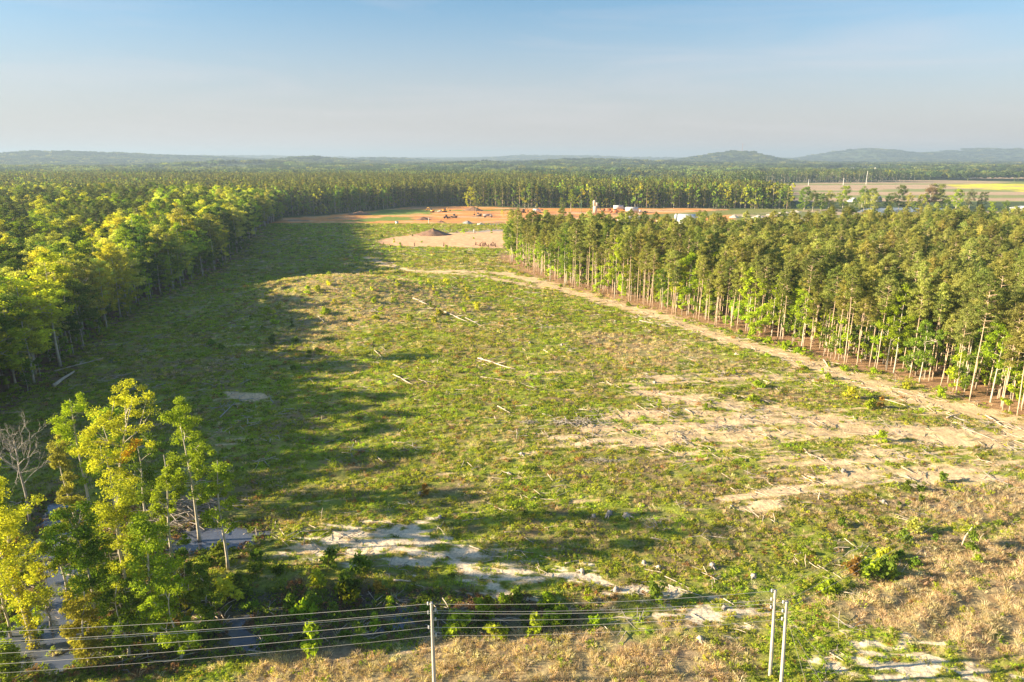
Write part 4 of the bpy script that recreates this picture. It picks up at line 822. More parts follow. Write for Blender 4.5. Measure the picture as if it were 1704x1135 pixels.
for where, n, xr, yr, s0, cc in (('on the sunlit knoll', 36, (440, 800), (466, 540), 1.35, YG), ('before the dirt pad', 24, (470, 830), (378, 440), 1.2, LIME), ('in the shaded part of the clearing', 16, (330, 600), (520, 640), 1.1, MID), ('beside the track above the sandy lanes', 16, (1080, 1480), (560, 690), .9, LIME), ('in the brush below the pool', 26, (330, 620), (930, 1080), 1.7, MID), ('under the power lines', 16, (620, 1000), (990, 1060), 1.4, LIME), ('along the feet of the right-hand pines', 22, (900, 1400), (480, 600), 1.0, LIME), ('on the right-hand slope', 20, (1320, 1700), (800, 1000), .9, MID)):
    for _ in range(n):
        px, py = rng.uniform(*xr), rng.uniform(*yr)
        if where.startswith('along'): t = rng.random(); k = int(t * 8) + 4; a, b_ = edgeR[k], edgeR[k + 1]; u = rng.random(); x = a[0] + (b_[0] - a[0]) * u - 2; y = a[1] + (b_[1] - a[1]) * u - rng.random() * 3; g = Vector((x, y, hz(x, y)))
        else: g = G(px, py)
        shrub(g, s0 * rng.uniform(.5, 1.15) * (1 + g.length / 700), jit(rng, cc if rng.random() < .75 else LIME, 1, .2)[0], 'small leafy bush ' + where, 'bushes ' + where)

# ------------------------------------------------------------------ trees of the near left corner, one by one
def htop(D, ty): return CAMH - D * math.tan(math.atan((ty - 567.5) / 1136) + PITCH)
FG = [  # base px, base py, top y, radius, base fraction, lean x m, tint, clumps, label
    (58, 1082, 752, 3.7, .22, -2.2, YG, 95, 'bright yellow green tree at the left edge with vines down its trunk'),
    (166, 1062, 832, 2.4, .42, -.4, C3(.13, .22, .025), 62, 'dark green crowned tree standing in the swamp'),
    (138, 925, 722, 2.1, .10, -.5, C3(.36, .36, .08), 62, 'feathery pale green tapering tree beside the dead grey one'),
    (150, 845, 645, 3.0, .30, -.5, LIME, 56, 'light green tree rising left behind the leaning one'),
    (192, 850, 665, 2.6, .35, .6, C3(.26, .36, .035), 46, 'slim mid green tree behind the leaning one'),
    (200, 935, 636, 4.3, .60, 5.2, YG, 64, 'tallest tree, golden crown on a trunk leaning right'),
    (333, 905, 668, 2.7, .45, -.4, C3(.30, .40, .035), 68, 'drooping green tree right of the leaning one'),
    (293, 966, 738, 1.8, .45, .2, C3(.34, .42, .04), 46, 'lime tree with a pale bare double trunk by the brush pile'),
    (380, 948, 745, 1.9, .36, .1, C3(.32, .41, .04), 48, 'slender lime tree standing before the open pool'),
    (262, 1080, 862, 2.6, .10, 0, C3(.30, .40, .035), 80, 'dense low green tree at the centre of the corner grove'),
    (302, 1098, 972, 2.0, .10, 0, LIME, 44, 'small bright tree crossed by the power lines'),
    (222, 1015, 795, 2.6, .25, -.6, C3(.46, .50, .05), 66, 'yellow green tree in the middle of the grove'),
    (112, 985, 850, 1.8, .40, .3, C3(.30, .40, .035), 34, 'green tree in front of the swamp channel'),
    (2, 1010, 770, 2.8, .25, 0, C3(.30, .37, .035), 66, 'leafy tree half cut by the left edge'),
    (2, 1140, 1066, 2.2, .05, 0, C3(.26, .32, .04), 46, 'pale bush in the bottom left corner'),
    (215, 1090, 960, 2.2, .10, 0, C3(.20, .28, .03), 46, 'green sapling at the water edge under the wires'),
    (345, 1040, 930, 1.7, .10, 0, C3(.22, .30, .04), 34, 'thin sapling right of the grove'),
    (150, 1105, 975, 1.5, .05, 0, C3(.40, .38, .06), 38, 'vine-wrapped yellow stem left of the wires bend'),
    (245, 870, 720, 2.8, .2, 0, C3(.18, .27, .035), 50, 'dark leafy tree behind the leaning trunk'),
    ]
for i, (bx, by, ty, rad, bs, lean, tint, ncl, lb) in enumerate(FG):
    g = G(bx, by); H = htop(g.y, ty) - g.z
    tp = broadleaf(700 + i, H, rad, bs, int(ncl * 1.1), 150, .23, .10 + H * .0065, lean=(lean, 0), rc=1.15 if rad > 2.3 else .85, forks=9, bark=BARK_G, wob=.5, shape=.9 if 'feathery' not in lb else .3, aspect=1.2)
    e = plant(tp, g.x, g.y, g.z, 0, 1, jit(rng, tint, 1, .06)[0], lb, 'tree', 'trees of the lower left grove', name='broadleaf_tree')
    if 'vines' in lb:
        n = 30; u = np.linspace(.02, .55, n); v, q, var = leaves(rng, np.stack([lean * u ** 1.4 * .9, 0 * u, u * H], 1), np.full(n, .75), 60, .26, 1, 1.1); o = mk('vine', v, q, LEAF_O, e, var); o.color = (.50, .45, .04, 1)
    if 'tallest' in lb:
        n = 5; v, q, var = leaves(rng, np.array([[4.6, -1.5, 17.0], [5.2, -1.6, 17.5], [3.9, -1.2, 16.2], [3.2, -1.0, 15.4], [5.7, -1.8, 18.1]]), np.full(n, .75), 90, .28, .8); o = mk('orange_branch', v, q, LEAF_O, e, var); o.color = (.60, .36, .03, 1)
rng = np.random.default_rng(123)
for _ in range(46):
    px, py = rng.uniform(10, 335), rng.uniform(905, 1112)
    if 85 < px < 128 or (300 < px and py < 960): continue
    g = G(px, py); plant(SAP[rng.integers(3)], g.x, g.y, g.z, rng.random() * 6.28, rng.uniform(.4, .85), jit(rng, [LIME, YG * .8, MID][rng.choice(3)], 1)[0], 'small leafy tree filling the foot of the swampy corner grove', 'young tree', 'young trees in the corner grove')
gx, gy = grid(rng, -85, 0, 50, 95, 3.0, .5); k = (sdf(gx, gy, SWAMP) < 0) & (rng.random(len(gx)) < .45); gx, gy = gx[k], gy[k]; n = len(gx)
scatter('slash', np.stack([gx, gy, np.maximum(height(gx, gy), -.22)], 1), rng.normal(0, 1.2, n), rng.uniform(.7, 1.7, n), np.ones((n, 3)), T_STK, 'grey sticks and branches lying in the swamp', 'debris', 62)
def deadtree(seed, H, spread, label, g, mtl=DEADG, r0=.2, lv=4):
    rng = np.random.default_rng(seed); tr, br = MB(), MB(); tr.tube([(0, 0, -.3), (.2, 0, H * .25), (-.1, .1, H * .45), (.15, 0, H * .7)], [r0, r0 * .8, r0 * .65, r0 * .35])
    def grow(p, d, l, r_, k):
        e = p + d * l; mid = p + d * l * .5 + rng.normal(0, .06 * l, 3); br.tube([p, mid, e], [r_, r_ * .8, r_ * .5], 4)
        if k: 
            for _ in range(3): d2 = d + rng.normal(0, .42, 3) + np.array([0, 0, .12]); d2 /= np.linalg.norm(d2); grow(e if rng.random() < .6 else mid, d2, l * rng.uniform(.55, .8), r_ * .55, k - 1)
    for i in range(11):
        z = H * (.32 + .4 * i / 11); a = i * 2.4 + rng.random(); d = np.array([math.cos(a) * spread, math.sin(a) * spread, rng.uniform(.5, 1.1)]); d /= np.linalg.norm(d); grow(np.array([.0, 0, z]), d, H * .13, r0 * .4, lv - 1)
    e = empty('dead_tree', g, 0, label, 'dead tree'); tr.build('trunk', mtl, e, True); br.build('branches', mtl, e); return e
g = G(50, 868); deadtree(5, htop(g.y, 676) - g.z, 1.0, 'bare grey dead tree with forked branches near the left edge', g, DEADG, .2, 5)
g = G(18, 1065); deadtree(6, 9.5, .4, 'pale bare leaning stem at the far left of the swamp', g, DEADW, .16, 1)
g = G(84, 1045); deadtree(7, 5.5, .9, 'short black dead tree standing in the swamp water', g, DEADG, .15, 3)

# ------------------------------------------------------------------ poles and wires
def pole(bpx, bpy_, ty, tx, label, sides, r_=.16, mast=None):
    g = G(bpx, bpy_); H = htop(g.y, ty) - g.z; zt = g.y * cP + (CAMH - g.z - H) * sP; topx = (tx - 852) / 1136 * zt; dx = topx - g.x
    e = empty('utility_pole', g, 0, label, 'utility pole', 'wooden poles of the power line'); mb = MB(); mb.tube([(0, 0, -1), (dx * .5, 0, H * .5), (dx, 0, H)], [r_ * 1.15, r_, r_ * .8], 10); mb.box((dx, 0, H + .03), (r_ * 1.8, r_ * 1.8, .08)); mb.build('pole', POLEM, e, True)
    pts = []
    for dz, sd in sides:
        c = (dx * (H - dz) / H, 0, H - dz); br = MB(); br.tube([c, (c[0] + sd * .32, 0, c[2] + .04)], [.05, .05], 6); ins = MB()
        ins.lathe([(.0, -.32), (.06, -.32), (.10, -.26), (.06, -.2), (.10, -.14), (.06, -.08), (.10, -.02), (.04, .03), (0, .03)], (c[0] + sd * .34, 0, c[2] + .28), 10)
        a = br.build('bracket', CERAMIC, e); ins.build('insulator', CERAMIC, e, True); pts.append(Vector((g.x + c[0] + sd * .36, g.y, g.z + c[2] + .08)))
    return e, pts, Vector((g.x + dx, g.y, g.z + H))
sd6 = [(.15, -1), (.9, 1), (1.15, -1), (1.9, 1), (2.8, -1), (3.7, 1)]
pA, ptsA, topA = pole(723, 1149, 1004, 718, 'near wooden power pole at the bottom centre where the wires bend', sd6, .17)
pB, ptsB, topB = pole(1282, 1124, 983, 1290, 'left one of the twin wooden power poles at the lower right', [(.12, -1), (1.1, -1), (2.0, -1)], .17)
pC, ptsC, topC = pole(1300, 1146, 1002, 1309, 'right one of the twin wooden power poles at the lower right', [(.12, -1), (1.1, -1), (2.0, -1)], .17)
names = ['topmost', 'second', 'third', 'fourth', 'fifth', 'lowest']
def wire(a, b_, sag, label, r_=.028, grp='power line wires'):
    n = 26; t = np.linspace(0, 1, n); p = np.outer(1 - t, np.array(a)) + np.outer(t, np.array(b_)); p[:, 2] -= sag * 4 * t * (1 - t); v, q = tube(p, r_, 4); o = mk('power_wire', v, q, WIREM, smooth=True); tag(o, label, 'wire', grp)
leftpy = [1051, 1067, 1071, 1086, 1104, 1118]
for i, p in enumerate(ptsA):
    # far end of the span: 78 m to the left
    e = Vector((p.x - 74, p.y - 4.5, 0)); Dm = p.y - 4.5 * (39.5 / 74); zz_ = CAMH - Dm * math.tan(math.atan((leftpy[i] - 567.5) / 1136) + PITCH)
    sag = .9; t = 39.5 / 74; e.z = (zz_ + sag * 4 * t * (1 - t) - p.z * (1 - t)) / t
    wire(p, e, sag, names[i] + ' of six wires running from the near pole to the left edge', .024 if i != 5 else .017)
ends = [ptsB[0], ptsB[1], ptsC[0], ptsB[2], ptsC[1], ptsC[2]]
for i, p in enumerate(ptsA): wire(p, ends[i], .55, names[i] + ' of six wires between the near pole and the twin poles', .024 if i != 5 else .016)
for i, (a, ep) in enumerate(((ptsB[0], (1404, 1118)), (ptsB[1], (1396, 1124)), (ptsC[0], (1345, 1150)), (ptsC[1], (1372, 1146)))):
    b_ = G(*ep); v, q = tube([a - Vector(pB.location if i < 2 else pC.location), (a * .5 + b_ * .5) - Vector(pB.location if i < 2 else pC.location), b_ - Vector(pB.location if i < 2 else pC.location)], .016, 4); mk('guy_wire', v, q, WIREM, pB if i < 2 else pC)
for i, a in enumerate((topB, ptsC[0], ptsC[1])):
    wire(a, (a.x + 62, a.y + 42, a.z + 2.5), 1.6, ('upper', 'middle', 'lower')[i] + ' of three dark wires leaving the twin poles to the right', .014)

# ------------------------------------------------------------------ the dirt site and what stands beyond the woods
def wheels(e, xs, w, r_, z=None):
    for x in xs:
        for s in (-1, 1): mb = MB(); mb.lathe([(0, -.18), (r_ * .9, -.18), (r_, -.1), (r_, .1), (r_ * .9, .18), (0, .18)], (x, s * w, r_), 12, 'y'); mb.build('wheel', BLK, e, True)
def box_truck(px, py, rz, label, L_=9, cabm=METAL_W, boxm=METAL_W, h=2.8, name='box_truck', cat='truck'):
    e = empty(name, G(px, py), rz, label, cat); mb = MB(); mb.box((-.2 * L_ * .3, 0, 1.1 + h / 2), (L_ * .76, 2.5, h)); mb.build('cargo_box', boxm, e)
    mb = MB(); mb.prism([(L_ * .36, .6), (L_ * .53, .6), (L_ * .53, 1.6), (L_ * .49, 2.7), (L_ * .36, 2.8)], -1.15, 1.15); mb.build('cab', cabm, e); mb = MB(); mb.box((L_ * .512, 0, 2.1), (.1, 2.0, .75)); mb.build('windscreen', GLS, e); mb = MB(); mb.box((0, 0, .9), (L_ * .98, 1.1, .25)); mb.build('chassis', BLK, e)
    wheels(e, (-L_ * .36, -L_ * .25, L_ * .42), 1.05, .5); return e
def dump_truck(px, py, rz, label, bm=RED):
    e = empty('dump_truck', G(px, py), rz, label, 'truck'); mb = MB(); mb.prism([(-4.2, 1.5), (.9, 1.1), (1.5, 3.0), (-4.4, 2.7)], -1.25, 1.25); mb.build('dump_bed', bm, e); mb = MB(); mb.prism([(1.7, .7), (4.3, .7), (4.3, 1.7), (3.4, 1.9), (3.1, 2.8), (1.7, 2.8)], -1.15, 1.15); mb.build('cab', bm, e); mb = MB(); mb.box((3.3, 0, 2.3), (.15, 1.9, .6)); mb.build('windscreen', GLS, e); wheels(e, (-3.2, -2.0, 3.3), 1.1, .55); return e
def excavator(px, py, rz, label, m=YEL):
    e = empty('excavator', G(px, py), rz, label, 'excavator'); 
    for s in (-1, 1): mb = MB(); mb.prism([(-2, .3), (-1.7, 0), (1.7, 0), (2, .3), (2, .7), (1.7, 1), (-1.7, 1), (-2, .7)], s * 1.3 - .3, s * 1.3 + .3); mb.build('track', BLK, e)
    mb = MB(); mb.box((-.6, 0, 1.7), (3.4, 2.6, 1.1)); mb.box((-2.0, 0, 1.8), (.8, 2.5, 1.3)); mb.build('body', m, e); mb = MB(); mb.box((.6, .75, 2.7), (1.4, 1.0, 1.5)); mb.build('cab', GLS, e)
    mb = MB(); mb.tube([(1, 0, 2), (3.2, 0, 4.6), (4.8, 0, 4.7)], [.28, .3, .22]); mb.build('boom', m, e); mb = MB(); mb.tube([(4.7, 0, 4.8), (5.6, 0, 2.0)], [.24, .16]); mb.build('arm', m, e); mb = MB(); mb.prism([(5.2, 2), (6, 2), (6.2, 1.2), (5.4, .7), (4.9, 1.2)], -.6, .6); mb.build('bucket', BLK, e); return e
def loader(px, py, rz, label, m=YEL):
    e = empty('wheel_loader', G(px, py), rz, label, 'loader'); mb = MB(); mb.prism([(-3, .9), (1.2, .9), (1.2, 1.9), (-.4, 2), (-3, 2.1)], -1, 1); mb.build('body', m, e); mb = MB(); mb.box((-.2, 0, 2.7), (1.5, 1.4, 1.4)); mb.build('cab', GLS, e); mb = MB(); mb.prism([(2.4, .3), (3.5, .3), (3.6, .5), (2.8, .7), (2.8, 1.6), (2.4, 1.5)], -1.4, 1.4); mb.build('bucket', m, e); mb = MB(); mb.tube([(.8, .6, 1.6), (2.6, .6, 1.0)], [.15, .12]); mb.tube([(.8, -.6, 1.6), (2.6, -.6, 1.0)], [.15, .12]); mb.build('lift_arm', m, e); wheels(e, (-1.8, 1.0), 1.15, .8); return e
def pickup(px, py, rz, label, m=METAL_W):
    e = empty('pickup_truck', G(px, py), rz, label, 'pickup'); mb = MB(); mb.prism([(-2.8, .5), (2.8, .5), (2.8, 1.1), (1.5, 1.25), (.8, 1.9), (-.6, 1.9), (-.8, 1.2), (-2.8, 1.2)], -.95, .95); mb.build('body', m, e); mb = MB(); mb.prism([(.75, 1.3), (1.35, 1.3), (.82, 1.82), (-.5, 1.82), (-.65, 1.3)], -.96, .96); mb.build('window', GLS, e); wheels(e, (-1.8, 1.8), .85, .4); return e
def gable(name, px, py, L_, w, h, rz, label, wall, roof, pitch=.22, doors=2, g=None):
    e = empty(name, g or G(px, py), rz, label, 'building'); mb = MB(); mb.prism([(-w / 2, -.3), (w / 2, -.3), (w / 2, h), (0, h + w * pitch), (-w / 2, h)], -L_ / 2, L_ / 2); mb.build('wall', wall, e)
    mb = MB(); t = .15; o_ = .5; rr_ = h + w * pitch + .05; mb.prism([(-w / 2 - o_, h - o_ * pitch * 2 + .05), (0, rr_), (w / 2 + o_, h - o_ * pitch * 2 + .05), (w / 2 + o_, h - o_ * pitch * 2 + .05 + t), (0, rr_ + t), (-w / 2 - o_, h - o_ * pitch * 2 + .05 + t)], -L_ / 2 - .4, L_ / 2 + .4); mb.build('roof', roof, e)
    for i in range(doors):
        mb = MB(); mb.box((w / 2 + .04, -L_ / 2 + L_ * (i + .5) / doors, h * .35), (.1, min(3.0, L_ / doors * .5), h * .62)); mb.build('door', GREYM, e); mb = MB(); mb.box((-w / 2 - .04, -L_ / 2 + L_ * (i + .5) / doors, h * .55), (.1, min(1.6, L_ / doors * .4), h * .3)); mb.build('window', GLS, e)
    mb = MB(); mb.box((0, -L_ / 2 - .04, h * .4), (min(3.5, w * .35), .1, h * .7)); mb.build('door', GREYM, e)
    return e
excavator(719, 353.5, 2.9, 'yellow excavator on the orange bank of the dirt site'); pickup(733, 353, .2, 'white pickup beside the yellow excavator'); excavator(740, 353, .4, 'second excavator right behind the white pickup')
loader(743, 363.5, .3, 'dark loader on the lower terrace of the dirt site', BRNM); loader(755.5, 362.5, 2.7, 'small loader right of the dark one', BRNM); excavator(797, 360, 2.5, 'dark excavator at the right of the dirt site', BRNM); dump_truck(812, 362, .1, 'grey dump truck parked right of the dark excavator', GREYM)
excavator(871, 354, .6, 'dark excavator left of the white truck at the treeline', BRNM); box_truck(893, 354.5, .1, 'white truck in front of the treeline', 8); excavator(904, 354.5, 2.8, 'orange excavator next to the white truck', RED)
box_truck(1030, 349.5, .2, 'upper white trailer truck in the yard by the tan plant', 13, h=3.6); dump_truck(1022, 355, 3.0, 'rust red truck below the upper white trailer'); box_truck(1053, 353.5, 0, 'long white box trailer at the end of the row', 16, h=4.0); pickup(1073, 354, .1, 'dark pickup right of the long white trailer', BLK)
pickup(800, 375, .1, 'white pickup on the gravel by the stone piles'); dump_truck(1010, 352, 2.9, 'small rust coloured machine left of the trailers')
gable('storage_shed', 1049, 370, 9, 6, 3.5, 1.57, 'pale blue and white shed in the yard', METAL_W, ROOFM); gable('storage_shed', 1034, 373, 6, 4, 2.6, 1.57, 'small white shed left of the pale blue one', METAL_W, METAL_W, doors=1); gable('storage_shed', 1062, 369, 3, 3, 3.4, 1.57, 'narrow white cabin right of the pale blue shed', METAL_W, METAL_W, doors=1)
gable('warehouse', 1146, 372, 17, 16, 5.2, 1.2, 'low warehouse with a broad pale metal roof', METAL_W, ROOFM, .14, 3); gable('loading_building', 1108, 376, 14, 7, 4, 1.57, 'tan flat building left of the metal roofed warehouse', CONC, CONC, .04, 3)
gable('long_building', 1704, 357, 10, 22, 6, 0, 'long white building cut by the right edge beyond the pines', METAL_W, METAL_W, .08, 2); gable('house', 1457, 336, 11, 8, 3.5, .3, 'grey farmhouse among trees behind the pond', GREYM, ROOFM, .5, 2); gable('house', 1417, 336, 9, 7, 3, .3, 'small white outbuilding left of the farmhouse', METAL_W, METAL_W, .3, 1)
gable('house', 1118, 302.5, 16, 10, 5, 1.5, 'distant farmhouse on the edge of the tan field', BRICKM, ROOFM, .4, 2); gable('barn', 970, 293, 34, 16, 7, 1.4, 'distant pale metal barn among trees', METAL_W, ROOFM, .25, 2); gable('barn', 1425, 285, 40, 18, 8, 1.4, 'distant white barn left of the silo', METAL_W, ROOFM, .25, 2)
# tan mixing plant
e = empty('mixing_plant', G(990, 357), 0, 'tan concrete mixing tower standing over the yard', 'tower'); mb = MB(); mb.box((0, 0, 4), (3.6, 3.6, 8)); mb.build('tower_body', CONC, e); mb = MB(); mb.lathe([(0, 8), (1.3, 8), (1.3, 12.5), (.5, 13.4), (0, 13.4)], (-.9, 0, 0), 12); mb.build('silo', CONC, e, True); mb = MB(); mb.box((1.4, 0, 9.6), (2.0, 2.6, 3.2)); mb.build('hopper', CONC, e); mb = MB(); mb.tube([(2, 0, 9), (8, 0, 1)], [.35, .35]); mb.build('conveyor', GREYM, e); mb = MB()
for sx in (-1.5, 1.5):
    for sy in (-1.5, 1.5): mb.tube([(sx * 1.3, sy * 1.3, -.2), (sx, sy, 8)], [.15, .12])
mb.build('frame', GREYM, e)
e = empty('batching_tower', G(1124, 375), 0, 'small white hopper tower beside the warehouse', 'tower'); mb = MB(); mb.lathe([(0, 3), (1.2, 4), (1.3, 7.5), (.6, 9), (0, 9)], (0, 0, 0), 12); mb.build('hopper', METAL_W, e, True); mb = MB(); [mb.tube([(a, b_, -.2), (a, b_, 4)], [.15, .15]) for a in (-1, 1) for b_ in (-1, 1)]; mb.build('frame', METAL_W, e)
def lightpole(px, py, ty, label, m=METAL_W, arms=True, r_=.16, name='light_pole'):
    g = G(px, py); H = htop(g.y, ty) - g.z; e = empty(name, g, 0, label, 'pole'); mb = MB(); mb.tube([(0, 0, -.3), (0, 0, H)], [r_, r_ * .7], 8); mb.build('pole', m, e, True)
    if arms: mb = MB(); mb.box((0, 0, H), (1.8, .4, .25)); mb.build('lamp_head', m, e)
lightpole(713.5, 373, 362, 'white pole at the edge of the grass strip', METAL_W, False, .28, 'marker_post'); lightpole(1063, 371, 355, 'light pole between the sheds and the warehouse'); lightpole(967, 354, 334, 'green pole in front of the dark treeline', GRNM, True, .3)
for px, py, ty, lb in ((1284, 309, 297, 'leftmost of four distant poles before the woods'), (1345, 309, 299, 'second of four distant poles before the woods'), (1403, 308, 296, 'third of four distant poles before the woods'), (1441, 307, 285, 'tallest of four distant poles, by the gap in the woods')): lightpole(px, py, ty, lb, METAL_W, True, .5, 'utility_pole')
e = empty('kiosk', G(660.5, 373), 0, 'small white utility cabinet at the left of the grass strip', 'cabinet'); mb = MB(); mb.box((0, 0, 1.1), (2.2, 1.6, 2.2)); mb.build('body', METAL_W, e); mb = MB(); mb.box((0, 0, 2.28), (2.5, 1.9, .15)); mb.build('roof', ROOFM, e); mb = MB(); mb.box((.3, -.83, 1.0), (.8, .05, 1.7)); mb.build('door', GREYM, e)
e = empty('standpipe', G(789, 387.5), 0, 'white standpipe at the top of the dirt pad', 'standpipe'); mb = MB(); mb.lathe([(0, -.2), (.4, -.2), (.4, 1.6), (.65, 1.7), (.65, 2.2), (0, 2.3)], (0, 0, 0), 12); mb.build('pipe', METAL_W, e, True); mb = MB(); mb.lathe([(0, -.2), (.3, -.2), (.3, 1.2), (0, 1.3)], (1.1, 0, 0), 10); mb.build('side_pipe', METAL_W, e, True)
def heap(px, py, w, d, h, m, label, name='soil_heap', cat='heap', seed=0, px2=None):
    hrng = np.random.default_rng(seed + 50); rough = .22 if cat == 'rubble' else .03; h *= .48 if cat == 'rubble' else 1
    g = G(px, py); k, nr = 34, 12; a = np.arange(k) * 6.2832 / k; v = []
    for j in range(nr):
        r = 1 - j / (nr - 1) * .999; rr_ = r * (1 + .10 * np.sin(a * 3 + seed) + .06 * np.sin(a * 7 + seed)); z = h * (1 - r) ** 1.05 * (1 + .08 * np.sin(a * 5 + j)) - .4 * (j == 0); z = z * (1 + hrng.normal(0, rough, k)) + hrng.normal(0, rough * h * .4, k) * (j > 0); v.append(np.stack([rr_ * np.cos(a) * w / 2, rr_ * np.sin(a) * d / 2, z], 1))
    q = [(j * k + i, j * k + (i + 1) % k, (j + 1) * k + (i + 1) % k, (j + 1) * k + i) for j in range(nr - 1) for i in range(k)]
    o = mk(name, np.concatenate(v), q, m, smooth=True); o.location = g; tag(o, label, cat); return o
heap(721, 391, 25, 14, 4.3, BRNM, 'conical heap of dark brown soil on the dirt pad'); heap(778, 372.5, 11, 7, 2.6, GREYM, 'grey gravel heap behind the grass strip', 'gravel_heap'); heap(704, 366, 14, 9, 2.6, BRNM, 'low dark earth heap on the dirt site', seed=2); heap(734, 370, 8, 5, 1.6, BRNM, 'little earth heap above the grass strip', seed=3); heap(600, 357, 26, 10, 3.0, BRNM, 'long earth bank below the treeline at the left of the site', seed=4); heap(788, 350.5, 22, 8, 4, BRNM, 'brush covered earth heap at the treeline', seed=5)
rk = simple('white_rubble', (.66, .58, .48), .9, .25, .8, bump=.5)
for i, (px, py, w, h, lb) in enumerate(((1222, 362, 9, 4.5, 'leftmost pile of white rubble beyond the pines'), (1240, 360, 7, 3, 'small rubble pile next to the leftmost one'), (1262, 362, 14, 4, 'wide pile of broken white stone'), (1285, 358, 13, 3.6, 'pile of pale stone left of the long row'), (1305, 355, 15, 3.4, 'middle pile in the long row of pale stone'), (1325, 353, 12, 3, 'last pile in the long row of pale stone'), (1335, 367, 22, 1.4, 'flat spread of whitish gravel before the pines'))): heap(px, py, w, w * .6, h, rk, lb, 'rubble_pile', 'rubble', seed=i)
mb = MB()
for i in range(5):
    p = empty('pipe_stack', G(812 + i * 4.5, 374.5), .0, ('first', 'second', 'third', 'fourth', 'fifth')[i] + ' pipe bundle from the left in the row by the gravel', 'pipes', 'pipe bundles by the gravel')
    for c, (ox, oz) in enumerate(((-.35, .35), (.35, .35), (0, .95))): mb = MB(); mb.lathe([(0, -.8), (.34, -.8), (.34, .8), (0, .8)], (ox, 0, oz), 10, 'y'); mb.build('pipe', GREYM, p, True)
rng = np.random.default_rng(99)
for i in range(16):
    px = 776 + i * 3.3 + rng.normal(0, .8) if i > 4 else [637, 650, 668, 690, 738][i]; g = G(px, 409 + rng.normal(0, 1.2)); mb = MB(); h = rng.uniform(1.2, 2.8); mb.tube([(0, 0, -.2), (rng.normal(0, .4), 0, h * .6), (rng.normal(0, .9), 0, h)], [.45, .3, .12]); mb.tube([(0, 0, h * .3), (rng.normal(0, 1), .2, h * .8)], [.2, .08], 4)
    o = mb.build('charred_stub', BRNM); o.location = g; tag(o, 'dark root stub in the row along the lower edge of the dirt pad' if i > 4 else 'dark root stub at the left lower edge of the dirt pad', 'stub', 'dark stubs along the dirt pad')
# grain silo and mast in the far distance
g = Vector((*A(1455, 2050), 0)); g.z = hz(g.x, g.y); e = empty('silo', g, 0, 'tall pale farm silo rising above the distant woods', 'silo'); mb = MB(); mb.lathe([(0, -1), (3.1, -1), (3.1, 22), (0, 22)], (0, 0, 0), 20); mb.build('drum', METAL_W, e, True); mb = MB(); mb.lathe([(3.2, 22), (2.6, 23.4), (1.4, 24.4), (0, 24.8)], (0, 0, 0), 20); mb.build('dome', METAL_W, e, True)
g = Vector((*A(1233, 5200), 0)); g.z = hz(g.x, g.y); e = empty('radio_mast', g, 0, 'thin radio mast on top of the round distant hill', 'mast'); mb = MB()
for s in (-1, 1): mb.tube([(s * 1.6, 0, -2), (s * .5, 0, 75)], [.5, .35], 4)
mb.tube([(0, 1.6, -2), (0, .5, 75)], [.5, .35], 4)
for z in range(0, 75, 5): w = 1.6 - 1.1 * z / 75; mb.tube([(-w, 0, z), (w, 0, z + 4)], .22, 4); mb.tube([(w, 0, z), (0, w, z + 4)], .22, 4)
mb.build('lattice', RED, e); mb = MB(); mb.tube([(0, 0, 74), (0, 0, 82)], [.3, .15], 4); mb.build('antenna', METAL_W, e)

# trees round the pond and single ones near the site
PT = [(1338, 350, 312, MID), (1352, 352, 318, PINE3), (1366, 351, 322, MID), (1378, 350, 318, PALE * .7), (1402, 347, 310, LIME * .8), (1434, 345, 311, MID * 1.4), (1449, 346, 314, LIME * .7), (1437, 353, 322, PALE), (1454, 352, 322, PALE * .8), (1477, 349, 323, MID), (1495, 348, 309, PINE3), (1511, 349, 322, PALE * .8), (1531, 349, 324, YG * .7), (1546, 347, 308, C3(.30, .22, .12)), (1562, 347, 307, PINE2), (1540, 346, 322, MID), (1590, 349, 315, LIME), (1612, 347, 316, C3(.24, .26, .12)), (1632, 348, 320, C3(.22, .24, .10)), (1574, 352, 330, MID), (1650, 358, 336, LIME), (1672, 357, 334, MID), (1520, 352, 335, LIME * .7), (1480, 352, 333, PALE * .8), (1420, 352, 332, MID)]
PDs = ['leftmost', 'dark', 'mid green', 'tawny', 'lime green', 'olive green', 'light green', 'pale tan', 'cream coloured', 'small green', 'tall dark', 'beige', 'yellowish', 'nearly bare tan', 'tall olive pine-like', 'low green', 'brightest lime', 'sage green', 'right-hand sage', 'low dark green', 'bright lime', 'broad green', 'little lime', 'little pale', 'low bushy green']
PW = ['left of the pond', 'just behind the leftmost tree by the pond', 'left of the pond behind the pines', 'left of the farmhouse', 'in front of the white outbuilding', 'behind the pond left of the farmhouse', 'right beside the farmhouse', 'on the pond bank below the farmhouse', 'at the left end of the pond', 'at the middle of the pond', 'at the middle behind the pond', 'on the pond bank at the middle', 'on the right bank of the pond', 'before the tan field right of the pond middle', 'before the tan field right of the bare one', 'between the bare tan tree and the pond', 'at the right end of the pond', 'right of the brightest lime tree', 'furthest right before the yellow field', 'on the right tip of the pond', 'beyond the pines under the yellow field', 'beyond the pines near the white building', 'on the near pond bank at right', 'on the near pond bank at middle', 'on the near pond bank at left']
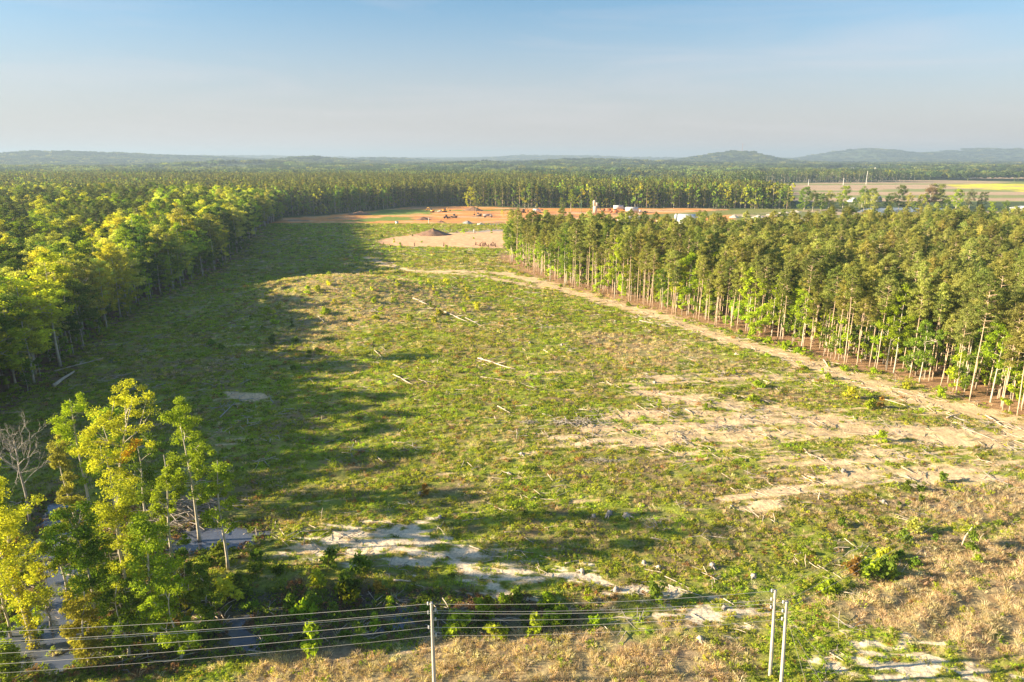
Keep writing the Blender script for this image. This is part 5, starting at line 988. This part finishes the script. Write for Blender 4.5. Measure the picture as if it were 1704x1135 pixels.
for i, (px, by, ty, c) in enumerate(PT):
    g = G(px, by); H = htop(g.y, ty) - g.z; t = POND_TREE[i % 2]; s = H / 16; e = plant(t, g.x, g.y, g.z, i, s, jit(rng, c, 1, .06)[0], PDs[i] + ' tree ' + PW[i], 'tree', 'trees around the farm pond', 'broadleaf_tree', 1.0)
for px, by, ty, c, lb in ((470, 366, 337, LIME, 'light green tree standing alone at the end of the left-hand wood'), (455, 369, 330, DEEP, 'dark tree closing the end of the left-hand wood'), (792, 351, 330, C3(.2, .24, .07), 'rounded sage bushy tree at the edge of the dirt site'), (783, 349, 311, YG * .8, 'tall yellowish tree before the dark treeline'), (950, 352, 316, LIME * .8, 'tall lime tree in front of the treeline left of the green pole'), (985, 356, 330, LIME * .8, 'leafy tree behind the tan mixing tower'), (936, 353, 330, MID, 'round green tree left of the tall lime one'), (1096, 375, 361, C3(.5, .25, .05), 'orange leaved small tree left of the warehouse'), (836, 362, 350, YG, 'small yellow green tree at the right rim of the dirt site')):
    g = G(px, by); H = htop(g.y, ty) - g.z; t = BL[2]; plant(t, g.x, g.y, g.z, px, H / 23, jit(rng, c, 1, .05)[0], lb, 'tree', None, 'broadleaf_tree', 1.15)
for i, (px, by, ty) in enumerate(((1415, 308, 303), (1640, 300, 292), (1668, 299, 290), (1694, 301, 291), (1687, 304, 296), (1610, 302, 296), (1537, 302, 300))):
    g = G(px, by); H = htop(g.y, ty) - g.z; plant(BL[i % 3], g.x, g.y, g.z, i, max(.3, H / 24), jit(rng, MID, 1)[0], 'lone field tree in the tan fields under the hills', 'tree', 'lone trees in the far fields', 'broadleaf_tree', 1.2)

# ------------------------------------------------------------------ air
hb = MB(); hb.box((0, 5500, 75), (34500, 24000, 250)); haze = None
hm = bpy.data.materials.new('haze_air'); hm.use_nodes = True; nt = hm.node_tree; nt.nodes.remove(nt.nodes['Principled BSDF'])
pv = nt.nodes.new('ShaderNodeVolumePrincipled'); pv.inputs['Density'].default_value = 1.5e-4; pv.inputs['Color'].default_value = (.40, .54, .72, 1); pv.inputs['Anisotropy'].default_value = 0.1
nt.links.new(pv.outputs[0], nt.nodes['Material Output'].inputs['Volume'])
haze = hb.build('haze', hm); tag(haze, kind='stuff', label='pale blue haze over the far woods and hills')
